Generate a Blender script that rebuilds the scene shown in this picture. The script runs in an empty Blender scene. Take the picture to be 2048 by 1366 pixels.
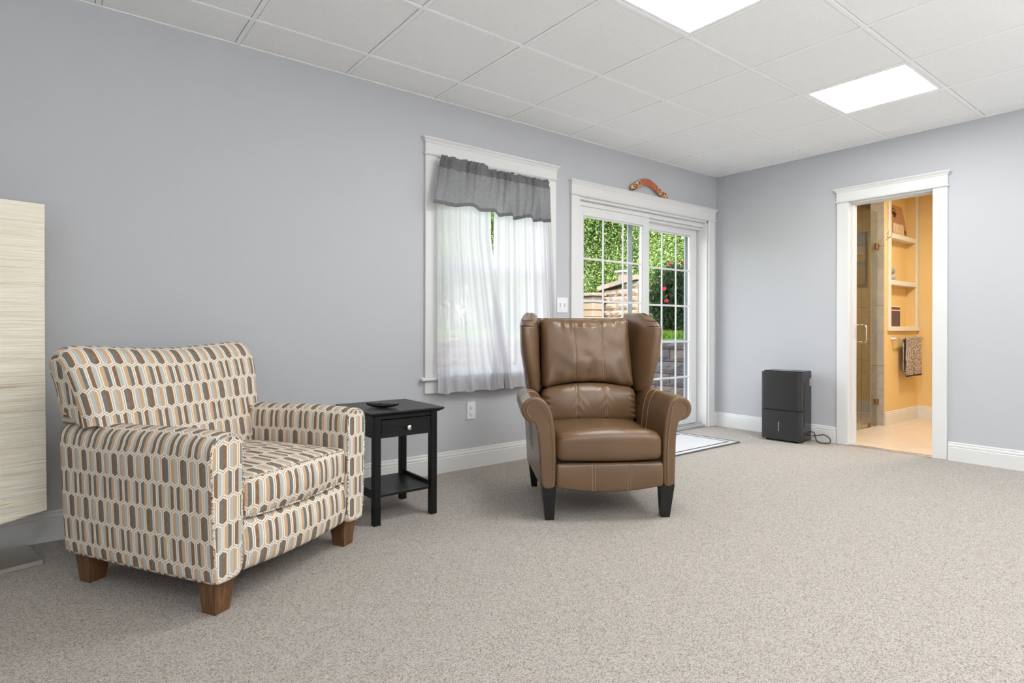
import bpy, bmesh, math, random
from math import sin, cos, pi, sqrt, exp, atan2, radians
from mathutils import Vector, Matrix, noise

# ------------------------------------------------------------------ camera, sky, sun, exposure
scene = bpy.context.scene
COL = scene.collection
CAM_H = 0.97325
FPX, YAW, ROLL, HORIZON = 1175.1, 0.9093, 0.0024, 655.83
cam_data = bpy.data.cameras.new('camera')
cam_data.sensor_width = 36.0
cam_data.lens = FPX * 36.0 / 2048.0
cam_data.shift_y = (HORIZON - 683.0) / 2048.0
cam_data.clip_start = 0.05
cam_data.clip_end = 200
cam = bpy.data.objects.new('camera', cam_data)
COL.objects.link(cam)
cam.matrix_world = (Matrix.Translation((0, 0, CAM_H)) @ Matrix.Rotation(YAW - pi / 2, 4, 'Z')
                    @ Matrix.Rotation(pi / 2, 4, 'X') @ Matrix.Rotation(ROLL, 4, 'Z'))
scene.camera = cam

world = bpy.data.worlds.new('world')
scene.world = world
world.use_nodes = True
wn = world.node_tree
sky = wn.nodes.new('ShaderNodeTexSky')
sky.sky_type = 'NISHITA'
sky.sun_disc = False
sky.sun_elevation = radians(52)
sky.sun_rotation = radians(220)
sky.air_density = 1.2
sky.dust_density = 3.0
wn.nodes['Background'].inputs['Strength'].default_value = 1.7
hs = wn.nodes.new('ShaderNodeHueSaturation')     # the camera's white balance on a hazy summer sky
hs.inputs['Saturation'].default_value = 0.45
wb = wn.nodes.new('ShaderNodeMix'); wb.data_type = 'RGBA'; wb.blend_type = 'MULTIPLY'
wb.inputs[0].default_value = 1.0
wb.inputs[7].default_value = (1.0, 0.96, 0.91, 1)
wn.links.new(sky.outputs[0], hs.inputs['Color'])
wn.links.new(hs.outputs[0], wb.inputs[6])
wn.links.new(wb.outputs[2], wn.nodes['Background'].inputs['Color'])

SUN_DIR = Vector((0.60, 0.50, -1.0)).normalized()      # travels away from the house, over its roof
sl = bpy.data.lights.new('sun', 'SUN')
sl.energy = 11.0
sl.angle = radians(0.6)
sl.color = (1.0, 0.94, 0.84)
so = bpy.data.objects.new('sun', sl)
COL.objects.link(so)
so.rotation_euler = SUN_DIR.to_track_quat('-Z', 'Y').to_euler()

bl = bpy.data.lights.new('bathroom_lamp', 'AREA')
bl.energy = 38
bl.shape = 'DISK'
bl.size = 0.3
bl.color = (1.0, 0.90, 0.74)
bo = bpy.data.objects.new('bathroom_lamp', bl)
COL.objects.link(bo)
bo.location = (6.15, 1.35, 2.40)

sl_ = bpy.data.lights.new('shower_fill', 'AREA')  # unseen light added inside the shower to brighten its marble
sl_.energy = 3.5; sl_.shape = 'DISK'; sl_.size = 0.2; sl_.color = (1.0, 0.86, 0.66)
so_l = bpy.data.objects.new('shower_fill', sl_)
COL.objects.link(so_l)
so_l.location = (6.3, 2.9, 2.42)
# unseen fill lights added behind the camera to brighten the ceiling
for k, (x_, y_, e_) in enumerate(((-1.3, -1.2, 72), (1.5, -1.7, 88), (3.9, -1.9, 34))):
    ul_ = bpy.data.lights.new('ceiling_fill', 'AREA')
    ul_.energy = e_; ul_.shape = 'DISK'; ul_.size = 0.5; ul_.color = (0.97, 0.99, 1.0)
    uo_ = bpy.data.objects.new('ceiling_fill', ul_)
    COL.objects.link(uo_)
    uo_.location = (x_, y_, 0.7); uo_.rotation_euler = (pi, 0, 0)

PANEL_EMIT = 27.5
scene.view_settings.view_transform = 'Standard'
scene.view_settings.look = 'None'
scene.view_settings.exposure = 0.05
scene.view_settings.gamma = 1.0
scene.view_settings.use_curve_mapping = False
R = random.Random(7)

# ------------------------------------------------------------------ node helpers and materials
def srgb(r, g, b):
    return tuple(((c / 255) / 12.92 if c / 255 <= 0.04045 else ((c / 255 + 0.055) / 1.055) ** 2.4) for c in (r, g, b)) + (1,)

class NT:
    def __init__(s, name):
        s.m = bpy.data.materials.new(name)
        s.m.use_nodes = True
        s.t = s.m.node_tree
        s.p = s.t.nodes['Principled BSDF']
        s.out = s.t.nodes['Material Output']
    def n(s, typ, **kw):
        nd = s.t.nodes.new(typ)
        for k, v in kw.items():
            setattr(nd, k, v)
        return nd
    def link(s, a, b):
        s.t.links.new(a, b)
    def set(s, sock, v):
        if hasattr(v, 'is_output'):
            s.link(v, sock)
        else:
            sock.default_value = v
    def math(s, op, a, b=None, c=None):
        nd = s.n('ShaderNodeMath', operation=op)
        s.set(nd.inputs[0], a)
        if b is not None: s.set(nd.inputs[1], b)
        if c is not None: s.set(nd.inputs[2], c)
        return nd.outputs[0]
    def mix(s, f, a, b):
        nd = s.n('ShaderNodeMix', data_type='RGBA')
        s.set(nd.inputs[0], f); s.set(nd.inputs[6], a); s.set(nd.inputs[7], b)
        return nd.outputs[2]
    def coord(s, which='Object', scale=(1, 1, 1), rot=(0, 0, 0)):
        tc = s.n('ShaderNodeTexCoord')
        mp = s.n('ShaderNodeMapping')
        mp.inputs['Scale'].default_value = scale
        mp.inputs['Rotation'].default_value = rot
        s.link(tc.outputs[which], mp.inputs[0])
        return mp.outputs[0]
    def noise(s, vec, scale, detail=2, rough=0.5, dist=0.0):
        nd = s.n('ShaderNodeTexNoise')
        s.link(vec, nd.inputs['Vector'])
        nd.inputs['Scale'].default_value = scale
        nd.inputs['Detail'].default_value = detail
        nd.inputs['Roughness'].default_value = rough
        nd.inputs['Distortion'].default_value = dist
        return nd.outputs[0]
    def ramp(s, f, stops):
        nd = s.n('ShaderNodeValToRGB')
        e = nd.color_ramp.elements
        while len(e) < len(stops): e.new(0.5)
        for el, (p, c) in zip(e, stops):
            el.position = p; el.color = c
        s.link(f, nd.inputs[0])
        return nd.outputs[0]
    def bump(s, h, strength=0.3, dist=0.01):
        nd = s.n('ShaderNodeBump')
        nd.inputs['Strength'].default_value = strength
        nd.inputs['Distance'].default_value = dist
        s.link(h, nd.inputs['Height'])
        s.link(nd.outputs[0], s.p.inputs['Normal'])
        return nd

def plain(name, col, rough=0.5, metal=0.0, spec=0.5, bump=None, emit=0):
    k = NT(name)
    k.p.inputs['Base Color'].default_value = col
    k.p.inputs['Roughness'].default_value = rough
    k.p.inputs['Metallic'].default_value = metal
    k.p.inputs['Specular IOR Level'].default_value = spec
    if bump:
        k.bump(k.noise(k.coord(), bump[0], 3), bump[1], bump[2])
    if emit:
        k.p.inputs['Emission Color'].default_value = col
        k.p.inputs['Emission Strength'].default_value = emit
    return k.m

M = {}
M['wall'] = plain('blue_grey_paint', (0.490, 0.499, 0.520, 1), 0.62, spec=0.3, bump=(180, 0.12, 0.002))
M['white'] = plain('white_trim_paint', (0.70, 0.70, 0.69, 1), 0.35)
M['vinyl'] = plain('white_vinyl', (0.71, 0.715, 0.71, 1), 0.3)
M['tgrid'] = plain('ceiling_grid_white', (0.88, 0.885, 0.885, 1), 0.5)
M['dark'] = plain('dark_gap', (0.03, 0.03, 0.03, 1), 0.9)
M['yellow'] = plain('warm_yellow_paint', (0.74, 0.55, 0.27, 1), 0.55, spec=0.3)
M['black'] = plain('black_plastic', (0.012, 0.012, 0.012, 1), 0.4)
M['steel'] = plain('brushed_steel', (0.68, 0.65, 0.60, 1), 0.38, 1.0)
M['chrome'] = plain('chrome', (0.75, 0.74, 0.72, 1), 0.12, 1.0)
M['bronze'] = plain('brass_hinge', (0.42, 0.24, 0.12, 1), 0.3, 1.0)
M['plate'] = plain('white_plastic_plate', (0.78, 0.79, 0.80, 1), 0.35)
M['toggleslot'] = plain('pale_grey_slot', (0.42, 0.42, 0.43, 1), 0.6)
M['slot'] = plain('slot_grey', (0.10, 0.10, 0.10, 1), 0.6)
M['legblack'] = plain('black_lacquer_leg', (0.008, 0.007, 0.007, 1), 0.35)
M['red'] = plain('red_button', (0.6, 0.02, 0.06, 1), 0.4)
M['greybtn'] = plain('grey_button', (0.10, 0.10, 0.11, 1), 0.5)
M['diffuser'] = plain('lit_diffuser', (1, 1, 1, 1), 0.6, emit=PANEL_EMIT)
M['track'] = plain('aluminium_track', (0.55, 0.55, 0.55, 1), 0.35, 0.6)
M['thread'] = plain('tan_thread', (0.42, 0.28, 0.15, 1), 0.7)
M['navy'] = plain('navy_terry', (0.02, 0.015, 0.05, 1), 0.9)
M['purple'] = plain('dark_purple_jar', (0.035, 0.01, 0.06, 1), 0.25)
M['cream'] = plain('cream_band', (0.72, 0.6, 0.45, 1), 0.5)
M['bluetowel'] = plain('grey_blue_towel', (0.25, 0.33, 0.42, 1), 0.95, bump=(300, 0.4, 0.003))
M['greytowel'] = plain('lilac_grey_towel', (0.42, 0.42, 0.5, 1), 0.95, bump=(300, 0.4, 0.003))
M['ink'] = plain('dark_print_ink', (0.03, 0.008, 0.01, 1), 0.6)
M['lilac'] = plain('lilac_print_ink', (0.33, 0.28, 0.42, 1), 0.6)
M['soil'] = plain('soil', (0.06, 0.045, 0.03, 1), 0.95)
M['bark'] = plain('bark', (0.10, 0.075, 0.05, 1), 0.9, bump=(20, 0.5, 0.02))
M['patio'] = plain('patio_concrete', (0.30, 0.29, 0.27, 1), 0.85)
M['siding'] = plain('house_siding', (0.5, 0.5, 0.48, 1), 0.7)
M['slab'] = plain('tile_backer', (0.02, 0.02, 0.02, 1), 0.9)
M['flower'] = plain('rose_petal', (0.75, 0.02, 0.10, 1), 0.6)

def _ceiltile():
    k = NT('mineral_fibre_tile')
    v = k.coord('Object')
    n = k.noise(v, 260, 4, 0.65)
    c = k.ramp(n, [(0.35, (0.80, 0.81, 0.81, 1)), (0.6, (0.90, 0.905, 0.905, 1))])
    k.link(c, k.p.inputs['Base Color'])
    k.p.inputs['Roughness'].default_value = 0.9
    k.p.inputs['Specular IOR Level'].default_value = 0.1
    k.bump(n, 0.35, 0.003)
    return k.m
M['ctile'] = _ceiltile()

def _carpet():
    k = NT('berber_carpet')
    v = k.coord('Object')
    vo = k.n('ShaderNodeTexVoronoi')
    vo.inputs['Scale'].default_value = 290
    vo.inputs['Randomness'].default_value = 0.75
    k.link(v, vo.inputs['Vector'])
    n1 = k.noise(v, 240, 2, 0.7)
    sep = k.n('ShaderNodeSeparateColor')
    k.link(vo.outputs['Color'], sep.inputs[0])
    f = k.math('ADD', k.math('MULTIPLY', sep.outputs[0], 0.55), k.math('MULTIPLY', n1, 0.45))
    c = k.ramp(f, [(0.14, (0.15, 0.12, 0.09, 1)), (0.32, (0.35, 0.31, 0.265, 1)), (0.52, (0.50, 0.465, 0.42, 1)), (0.85, (0.63, 0.59, 0.54, 1))])
    big = k.noise(v, 1.3, 3, 0.5)
    c2 = k.mix(k.math('MULTIPLY', big, 0.14), c, (0.40, 0.37, 0.34, 1))
    k.link(c2, k.p.inputs['Base Color'])
    k.p.inputs['Roughness'].default_value = 0.95
    k.p.inputs['Specular IOR Level'].default_value = 0.05
    h = k.math('SUBTRACT', k.math('MULTIPLY', n1, 0.5), vo.outputs['Distance'])
    k.bump(h, 0.75, 0.006)
    return k.m
M['carpet'] = _carpet()

def _leather():
    k = NT('brown_leather')
    v = k.coord('Object')
    n1 = k.noise(v, 5, 1, 0.4)
    c = k.mix(n1, (0.118, 0.064, 0.030, 1), (0.172, 0.099, 0.050, 1))
    k.link(c, k.p.inputs['Base Color'])
    vo = k.n('ShaderNodeTexVoronoi', feature='DISTANCE_TO_EDGE')
    vo.inputs['Scale'].default_value = 420
    k.link(v, vo.inputs['Vector'])
    wr = k.noise(v, 24, 2, 0.5)
    h = k.math('ADD', k.math('MULTIPLY', vo.outputs['Distance'], 0.5), k.math('MULTIPLY', wr, 0.9))
    k.bump(h, 0.22, 0.004)
    k.p.inputs['Roughness'].default_value = 0.25
    k.p.inputs['Specular IOR Level'].default_value = 0.6
    return k.m
M['leather'] = _leather()

def _wood(name, c1, c2, rough, sc=(30, 30, 2.5), bump=0.1):
    k = NT(name)
    v = k.coord('Object', sc)
    n1 = k.noise(v, 3.0, 5, 0.6, 0.8)
    c = k.ramp(n1, [(0.3, c1), (0.7, c2)])
    k.link(c, k.p.inputs['Base Color'])
    k.p.inputs['Roughness'].default_value = rough
    k.bump(n1, bump, 0.004)
    if 'black' in name: k.p.inputs['Specular IOR Level'].default_value = 0.3
    return k.m
M['walnut'] = _wood('walnut_wood', (0.070, 0.028, 0.010, 1), (0.20, 0.095, 0.038, 1), 0.4)
M['blackwood'] = _wood('black_stained_wood', (0.003, 0.003, 0.003, 1), (0.009, 0.009, 0.009, 1), 0.33, (3, 40, 40), 0.35)
M['blackwoodv'] = _wood('black_stained_wood_upright', (0.003, 0.003, 0.003, 1), (0.007, 0.007, 0.007, 1), 0.36, (40, 40, 3), 0.3)

def _hex():
    """woven fabric of tall hexagons, each split into two coloured stripes, UV in metres"""
    k = NT('hexagon_weave_fabric')
    tc = k.n('ShaderNodeTexCoord')
    sp = k.n('ShaderNodeSeparateXYZ')
    k.link(tc.outputs['UV'], sp.inputs[0])
    W, H, C = 0.0425, 0.0900, 0.0125
    mt = k.math
    U, V = sp.outputs[0], sp.outputs[1]
    slope = 2 * C / W
    nrm = 1 / sqrt(1 + slope * slope)
    def lattice(ou, ov):
        u = mt('DIVIDE', mt('ADD', U, ou), W)
        i = mt('ROUND', u)
        dx = mt('MULTIPLY', mt('SUBTRACT', u, i), W)
        v = mt('DIVIDE', mt('ADD', V, ov), 2 * H)
        j = mt('ROUND', v)
        dy = mt('MULTIPLY', mt('SUBTRACT', v, j), 2 * H)
        ax = mt('ABSOLUTE', dx)
        g = mt('SUBTRACT', mt('MULTIPLY_ADD', ax, slope, mt('ABSOLUTE', dy)), (H + C) / 2)
        sd = mt('MAXIMUM', mt('SUBTRACT', ax, W / 2), mt('MULTIPLY', g, nrm))
        par = mt('ABSOLUTE', mt('MODULO', mt('ADD', i, 1000), 2.0))
        return dx, sd, par
    dxa, sda, pa = lattice(0, 0)
    dxb, sdb, pb = lattice(W / 2, H)
    selb = mt('LESS_THAN', sdb, sda)
    slate, brown = srgb(100, 104, 104), srgb(124, 86, 54)
    lgrey, tan = srgb(180, 184, 181), srgb(200, 162, 124)
    def stripes(dx, par, l0, r0, l1, r1):
        right = mt('GREATER_THAN', dx, 0.0)
        return k.mix(par, k.mix(right, l0, r0), k.mix(right, l1, r1))
    ca = stripes(dxa, pa, slate, brown, lgrey, tan)
    cb = stripes(dxb, pb, brown, lgrey, tan, slate)
    col = k.mix(selb, ca, cb)
    sd = mt('MINIMUM', sda, sdb)
    # thread variation inside the stripes
    th = k.n('ShaderNodeTexNoise')
    mp = k.n('ShaderNodeMapping')
    mp.inputs['Scale'].default_value = (900, 60, 1)
    k.link(tc.outputs['UV'], mp.inputs[0]); k.link(mp.outputs[0], th.inputs['Vector'])
    th.inputs['Scale'].default_value = 1.0
    col = k.mix(mt('MULTIPLY', mt('SUBTRACT', th.outputs[0], 0.35), 0.55), col, srgb(232, 222, 205))
    creamc = srgb(232, 222, 206)
    col = k.mix(mt('GREATER_THAN', sd, -0.0066), col, creamc)
    line = mt('GREATER_THAN', sd, -0.00075)
    col = k.mix(line, col, srgb(120, 108, 96))
    k.link(col, k.p.inputs['Base Color'])
    k.p.inputs['Roughness'].default_value = 0.9
    k.p.inputs['Specular IOR Level'].default_value = 0.15
    wv = k.n('ShaderNodeTexNoise')
    wv.inputs['Scale'].default_value = 900
    k.link(tc.outputs['UV'], wv.inputs['Vector'])
    k.bump(wv.outputs[0], 0.35, 0.002)
    return k.m
M['hex'] = _hex()

def _pipe():
    k = NT('bias_cut_piping')
    v = k.coord('Object')
    n1 = k.noise(v, 75, 1, 0.5, 1.0)
    c = k.ramp(n1, [(0.40, srgb(110, 85, 65)), (0.47, srgb(225, 214, 196)), (0.56, srgb(225, 214, 196)), (0.62, srgb(120, 125, 128))])
    k.link(c, k.p.inputs['Base Color'])
    k.p.inputs['Roughness'].default_value = 0.9
    return k.m
M['piping'] = _pipe()

def _sheer():
    k = NT('white_voile')
    tr = k.n('ShaderNodeBsdfTransparent')
    df = k.n('ShaderNodeBsdfDiffuse'); df.inputs[0].default_value = (0.84, 0.84, 0.85, 1)
    tl = k.n('ShaderNodeBsdfTranslucent'); tl.inputs[0].default_value = (0.57, 0.555, 0.585, 1)
    m1 = k.n('ShaderNodeMixShader'); m1.inputs[0].default_value = 0.5
    k.link(df.outputs[0], m1.inputs[1]); k.link(tl.outputs[0], m1.inputs[2])
    m2 = k.n('ShaderNodeMixShader'); m2.inputs[0].default_value = 0.88
    k.link(tr.outputs[0], m2.inputs[1]); k.link(m1.outputs[0], m2.inputs[2])
    k.link(m2.outputs[0], k.out.inputs['Surface'])
    return k.m
M['sheer'] = _sheer()

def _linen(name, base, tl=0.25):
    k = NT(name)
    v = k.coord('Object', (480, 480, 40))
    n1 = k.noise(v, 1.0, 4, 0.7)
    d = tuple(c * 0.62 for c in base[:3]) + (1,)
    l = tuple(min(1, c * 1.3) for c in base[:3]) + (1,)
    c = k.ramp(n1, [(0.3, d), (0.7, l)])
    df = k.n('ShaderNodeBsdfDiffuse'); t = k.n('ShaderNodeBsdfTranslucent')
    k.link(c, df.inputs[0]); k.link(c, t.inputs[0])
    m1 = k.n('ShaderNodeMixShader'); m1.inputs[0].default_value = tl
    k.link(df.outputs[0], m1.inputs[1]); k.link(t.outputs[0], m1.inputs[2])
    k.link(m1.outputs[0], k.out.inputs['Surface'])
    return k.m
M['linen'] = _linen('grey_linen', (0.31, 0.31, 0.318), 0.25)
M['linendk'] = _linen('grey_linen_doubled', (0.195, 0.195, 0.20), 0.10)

def _glass(name, tint, ior, refl=1.0):
    k = NT(name)
    tr = k.n('ShaderNodeBsdfTransparent'); tr.inputs[0].default_value = tint
    gl = k.n('ShaderNodeBsdfGlossy'); gl.inputs['Roughness'].default_value = 0.0
    fr = k.n('ShaderNodeFresnel'); fr.inputs[0].default_value = ior
    m = k.n('ShaderNodeMixShader')
    ge = k.n('ShaderNodeNewGeometry')           # reflect on the outer faces only, leave each face straight
    k.link(k.math('MULTIPLY', k.math('MULTIPLY', fr.outputs[0], refl), k.math('SUBTRACT', 1.0, ge.outputs['Backfacing'])), m.inputs[0])
    k.link(tr.outputs[0], m.inputs[1]); k.link(gl.outputs[0], m.inputs[2])
    k.link(m.outputs[0], k.out.inputs['Surface'])
    return k.m
M['glass'] = _glass('window_glass', (0.97, 0.98, 0.98, 1), 1.45, 0.18)
M['showerglass'] = _glass('shower_glass', (0.90, 0.91, 0.87, 1), 2.5)

def _marble(name, a, b, vein):
    k = NT(name)
    v = k.coord('Object')
    n0 = k.noise(v, 3.5, 5, 0.6, 2.2)
    n1 = k.noise(v, 2.0, 6, 0.6, 3.0)
    ve = k.math('SUBTRACT', 1.0, k.math('MINIMUM', k.math('MULTIPLY', k.math('ABSOLUTE', k.math('SUBTRACT', n1, 0.5)), 14.0), 1.0))
    c = k.mix(n0, a, b)
    c = k.mix(k.math('MULTIPLY', ve, 0.45), c, vein)
    oi = k.n('ShaderNodeObjectInfo')
    c = k.mix(k.math('MULTIPLY', oi.outputs['Random'], 0.18), c, b)
    k.link(c, k.p.inputs['Base Color'])
    k.p.inputs['Roughness'].default_value = 0.3
    return k.m
M['marble'] = _marble('grey_marble_tile', (0.50, 0.47, 0.42, 1), (0.34, 0.32, 0.29, 1), (0.62, 0.56, 0.48, 1))
M['btile'] = _marble('cream_floor_tile', (0.72, 0.61, 0.50, 1), (0.64, 0.52, 0.42, 1), (0.78, 0.69, 0.60, 1))

def _stone(name, c1, c2, c3):
    k = NT(name)
    v = k.coord('Object')
    oi = k.n('ShaderNodeObjectInfo')
    n1 = k.noise(v, 22, 5, 0.8)
    mixf = k.math('ADD', k.math('MULTIPLY', oi.outputs['Random'], 0.55), k.math('MULTIPLY', k.math('SUBTRACT', n1, 0.25), 1.0))
    c = k.ramp(mixf, [(0.15, c1), (0.5, c2), (0.9, c3)])
    k.link(c, k.p.inputs['Base Color'])
    k.p.inputs['Roughness'].default_value = 0.95
    k.bump(k.noise(v, 30, 5, 0.7), 0.9, 0.02)
    return k.m
M['stone'] = _stone('split_face_block', (0.10, 0.065, 0.052, 1), (0.115, 0.09, 0.08, 1), (0.065, 0.067, 0.078, 1))
M['stone2'] = _stone('tan_split_face_block', (0.17, 0.105, 0.080, 1), (0.20, 0.145, 0.118, 1), (0.105, 0.095, 0.092, 1))

def _leaf(name, a, b, c_):
    k = NT(name)
    g = k.n('ShaderNodeNewGeometry')
    c = k.ramp(g.outputs['Random Per Island'], [(0.0, a), (0.55, b), (1.0, c_)])
    df = k.n('ShaderNodeBsdfDiffuse'); t = k.n('ShaderNodeBsdfTranslucent')
    k.link(c, df.inputs[0]); k.link(c, t.inputs[0])
    m1 = k.n('ShaderNodeMixShader'); m1.inputs[0].default_value = 0.4
    k.link(df.outputs[0], m1.inputs[1]); k.link(t.outputs[0], m1.inputs[2])
    k.link(m1.outputs[0], k.out.inputs['Surface'])
    return k.m
M['leafA'] = _leaf('mid_green_leaves', (0.035, 0.08, 0.025, 1), (0.12, 0.21, 0.065, 1), (0.36, 0.42, 0.15, 1))
M['leafB'] = _leaf('bright_green_leaves', (0.07, 0.13, 0.04, 1), (0.25, 0.34, 0.12, 1), (0.62, 0.64, 0.32, 1))
M['leafC'] = _leaf('rose_leaves', (0.018, 0.045, 0.02, 1), (0.04, 0.075, 0.035, 1), (0.10, 0.11, 0.05, 1))
M['grass'] = _leaf('grass_blades', (0.10, 0.22, 0.03, 1), (0.20, 0.36, 0.05, 1), (0.34, 0.46, 0.10, 1))
M['lawn'] = plain('lawn_ground', (0.10, 0.20, 0.04, 1), 0.95)

def _paper():
    k = NT('crinkled_rice_paper')
    v = k.coord('Object', (2.5, 2.5, 120))
    n1 = k.noise(v, 1.0, 4, 0.6, 0.25)
    v2 = k.coord('Object', (3, 3, 45))
    n2 = k.noise(v2, 1.0, 2, 0.5, 0.3)
    f = k.math('ADD', k.math('MULTIPLY', n1, 0.6), k.math('MULTIPLY', n2, 0.4))
    c = k.ramp(f, [(0.34, (0.60, 0.49, 0.31, 1)), (0.42, (0.84, 0.77, 0.61, 1)), (0.6, (0.90, 0.85, 0.72, 1))])
    k.link(c, k.p.inputs['Base Color'])
    k.p.inputs['Roughness'].default_value = 0.8
    k.bump(f, 0.9, 0.012)
    return k.m
M['paper'] = _paper()

def _boom():
    k = NT('painted_boomerang')
    tc = k.n('ShaderNodeTexCoord')
    sp = k.n('ShaderNodeSeparateXYZ'); k.link(tc.outputs['Object'], sp.inputs[0])
    cm = k.n('ShaderNodeCombineXYZ'); k.link(sp.outputs[0], cm.inputs[0]); k.link(sp.outputs[2], cm.inputs[2])
    vo = k.n('ShaderNodeTexVoronoi'); vo.inputs['Scale'].default_value = 22; vo.inputs['Randomness'].default_value = 0.3
    k.link(cm.outputs[0], vo.inputs['Vector'])
    ring = k.math('SINE', k.math('MULTIPLY', vo.outputs['Distance'], 24))
    mid = k.mix(k.math('GREATER_THAN', ring, 0.35), srgb(168, 72, 38), srgb(196, 130, 90))
    v3 = k.n('ShaderNodeTexVoronoi'); v3.inputs['Scale'].default_value = 110
    k.link(cm.outputs[0], v3.inputs['Vector'])
    sc = k.n('ShaderNodeSeparateColor'); k.link(v3.outputs['Color'], sc.inputs[0])
    endc = k.ramp(sc.outputs[0], [(0.2, srgb(45, 35, 30)), (0.45, srgb(180, 95, 40)), (0.7, srgb(196, 140, 70)), (0.9, srgb(235, 215, 190))])
    away = k.math('GREATER_THAN', k.math('ABSOLUTE', k.math('ADD', sp.outputs[0], -0.01)), 0.115)
    k.link(k.mix(away, mid, endc), k.p.inputs['Base Color'])
    k.p.inputs['Roughness'].default_value = 0.35
    return k.m
M['boom'] = _boom()

def _handtowel():
    k = NT('patterned_hand_towel')
    v = k.coord('Object')
    n1 = k.n('ShaderNodeTexVoronoi', feature='DISTANCE_TO_EDGE'); n1.inputs['Scale'].default_value = 62
    n1.inputs['Randomness'].default_value = 0.8
    k.link(v, n1.inputs['Vector'])
    c = k.mix(k.math('LESS_THAN', n1.outputs['Distance'], 0.12), (0.040, 0.028, 0.075, 1), (0.56, 0.49, 0.46, 1))
    k.link(c, k.p.inputs['Base Color'])
    k.p.inputs['Roughness'].default_value = 0.95
    return k.m
M['handtowel'] = _handtowel()

def _striped():
    k = NT('striped_bath_towel')
    tc = k.n('ShaderNodeTexCoord')
    sp = k.n('ShaderNodeSeparateXYZ'); k.link(tc.outputs['Object'], sp.inputs[0])
    f = k.math('DIVIDE', sp.outputs[2], 2.4)
    st = [(0.0, (0.50, 0.36, 0.24, 1)), (0.708, (0.30, 0.34, 0.36, 1)), (0.733, (0.72, 0.52, 0.20, 1)), (0.758, (0.66, 0.60, 0.50, 1)), (0.804, (0.36, 0.44, 0.60, 1))]
    nd = k.ramp(f, st)
    nd.node.color_ramp.interpolation = 'CONSTANT'
    k.link(nd, k.p.inputs['Base Color'])
    k.p.inputs['Roughness'].default_value = 0.95
    return k.m
M['stripes'] = _striped()

def _mat():
    k = NT('pale_grey_mat')
    v = k.coord('Object')
    n1 = k.noise(v, 240, 3, 0.6)
    c = k.ramp(n1, [(0.3, (0.50, 0.50, 0.50, 1)), (0.7, (0.63, 0.63, 0.63, 1))])
    k.link(c, k.p.inputs['Base Color'])
    k.p.inputs['Roughness'].default_value = 0.95
    k.bump(n1, 0.4, 0.003)
    return k.m
M['mat'] = _mat()
M['matedge'] = plain('charcoal_stripe', (0.07, 0.07, 0.075, 1), 0.9)
M['kraft'] = plain('kraft_paper', (0.42, 0.22, 0.10, 1), 0.6)
M['photo'] = _stone('package_window_contents', (0.75, 0.55, 0.35, 1), (0.8, 0.68, 0.5, 1), (0.45, 0.25, 0.12, 1))
M['dehum'] = plain('charcoal_matte_plastic', (0.024, 0.024, 0.025, 1), 0.36, bump=(500, 0.1, 0.001))
M['dehum2'] = plain('black_gloss_plastic', (0.012, 0.012, 0.012, 1), 0.25)
M['gauge'] = plain('grey_gauge_window', (0.22, 0.23, 0.24, 1), 0.2)
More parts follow.
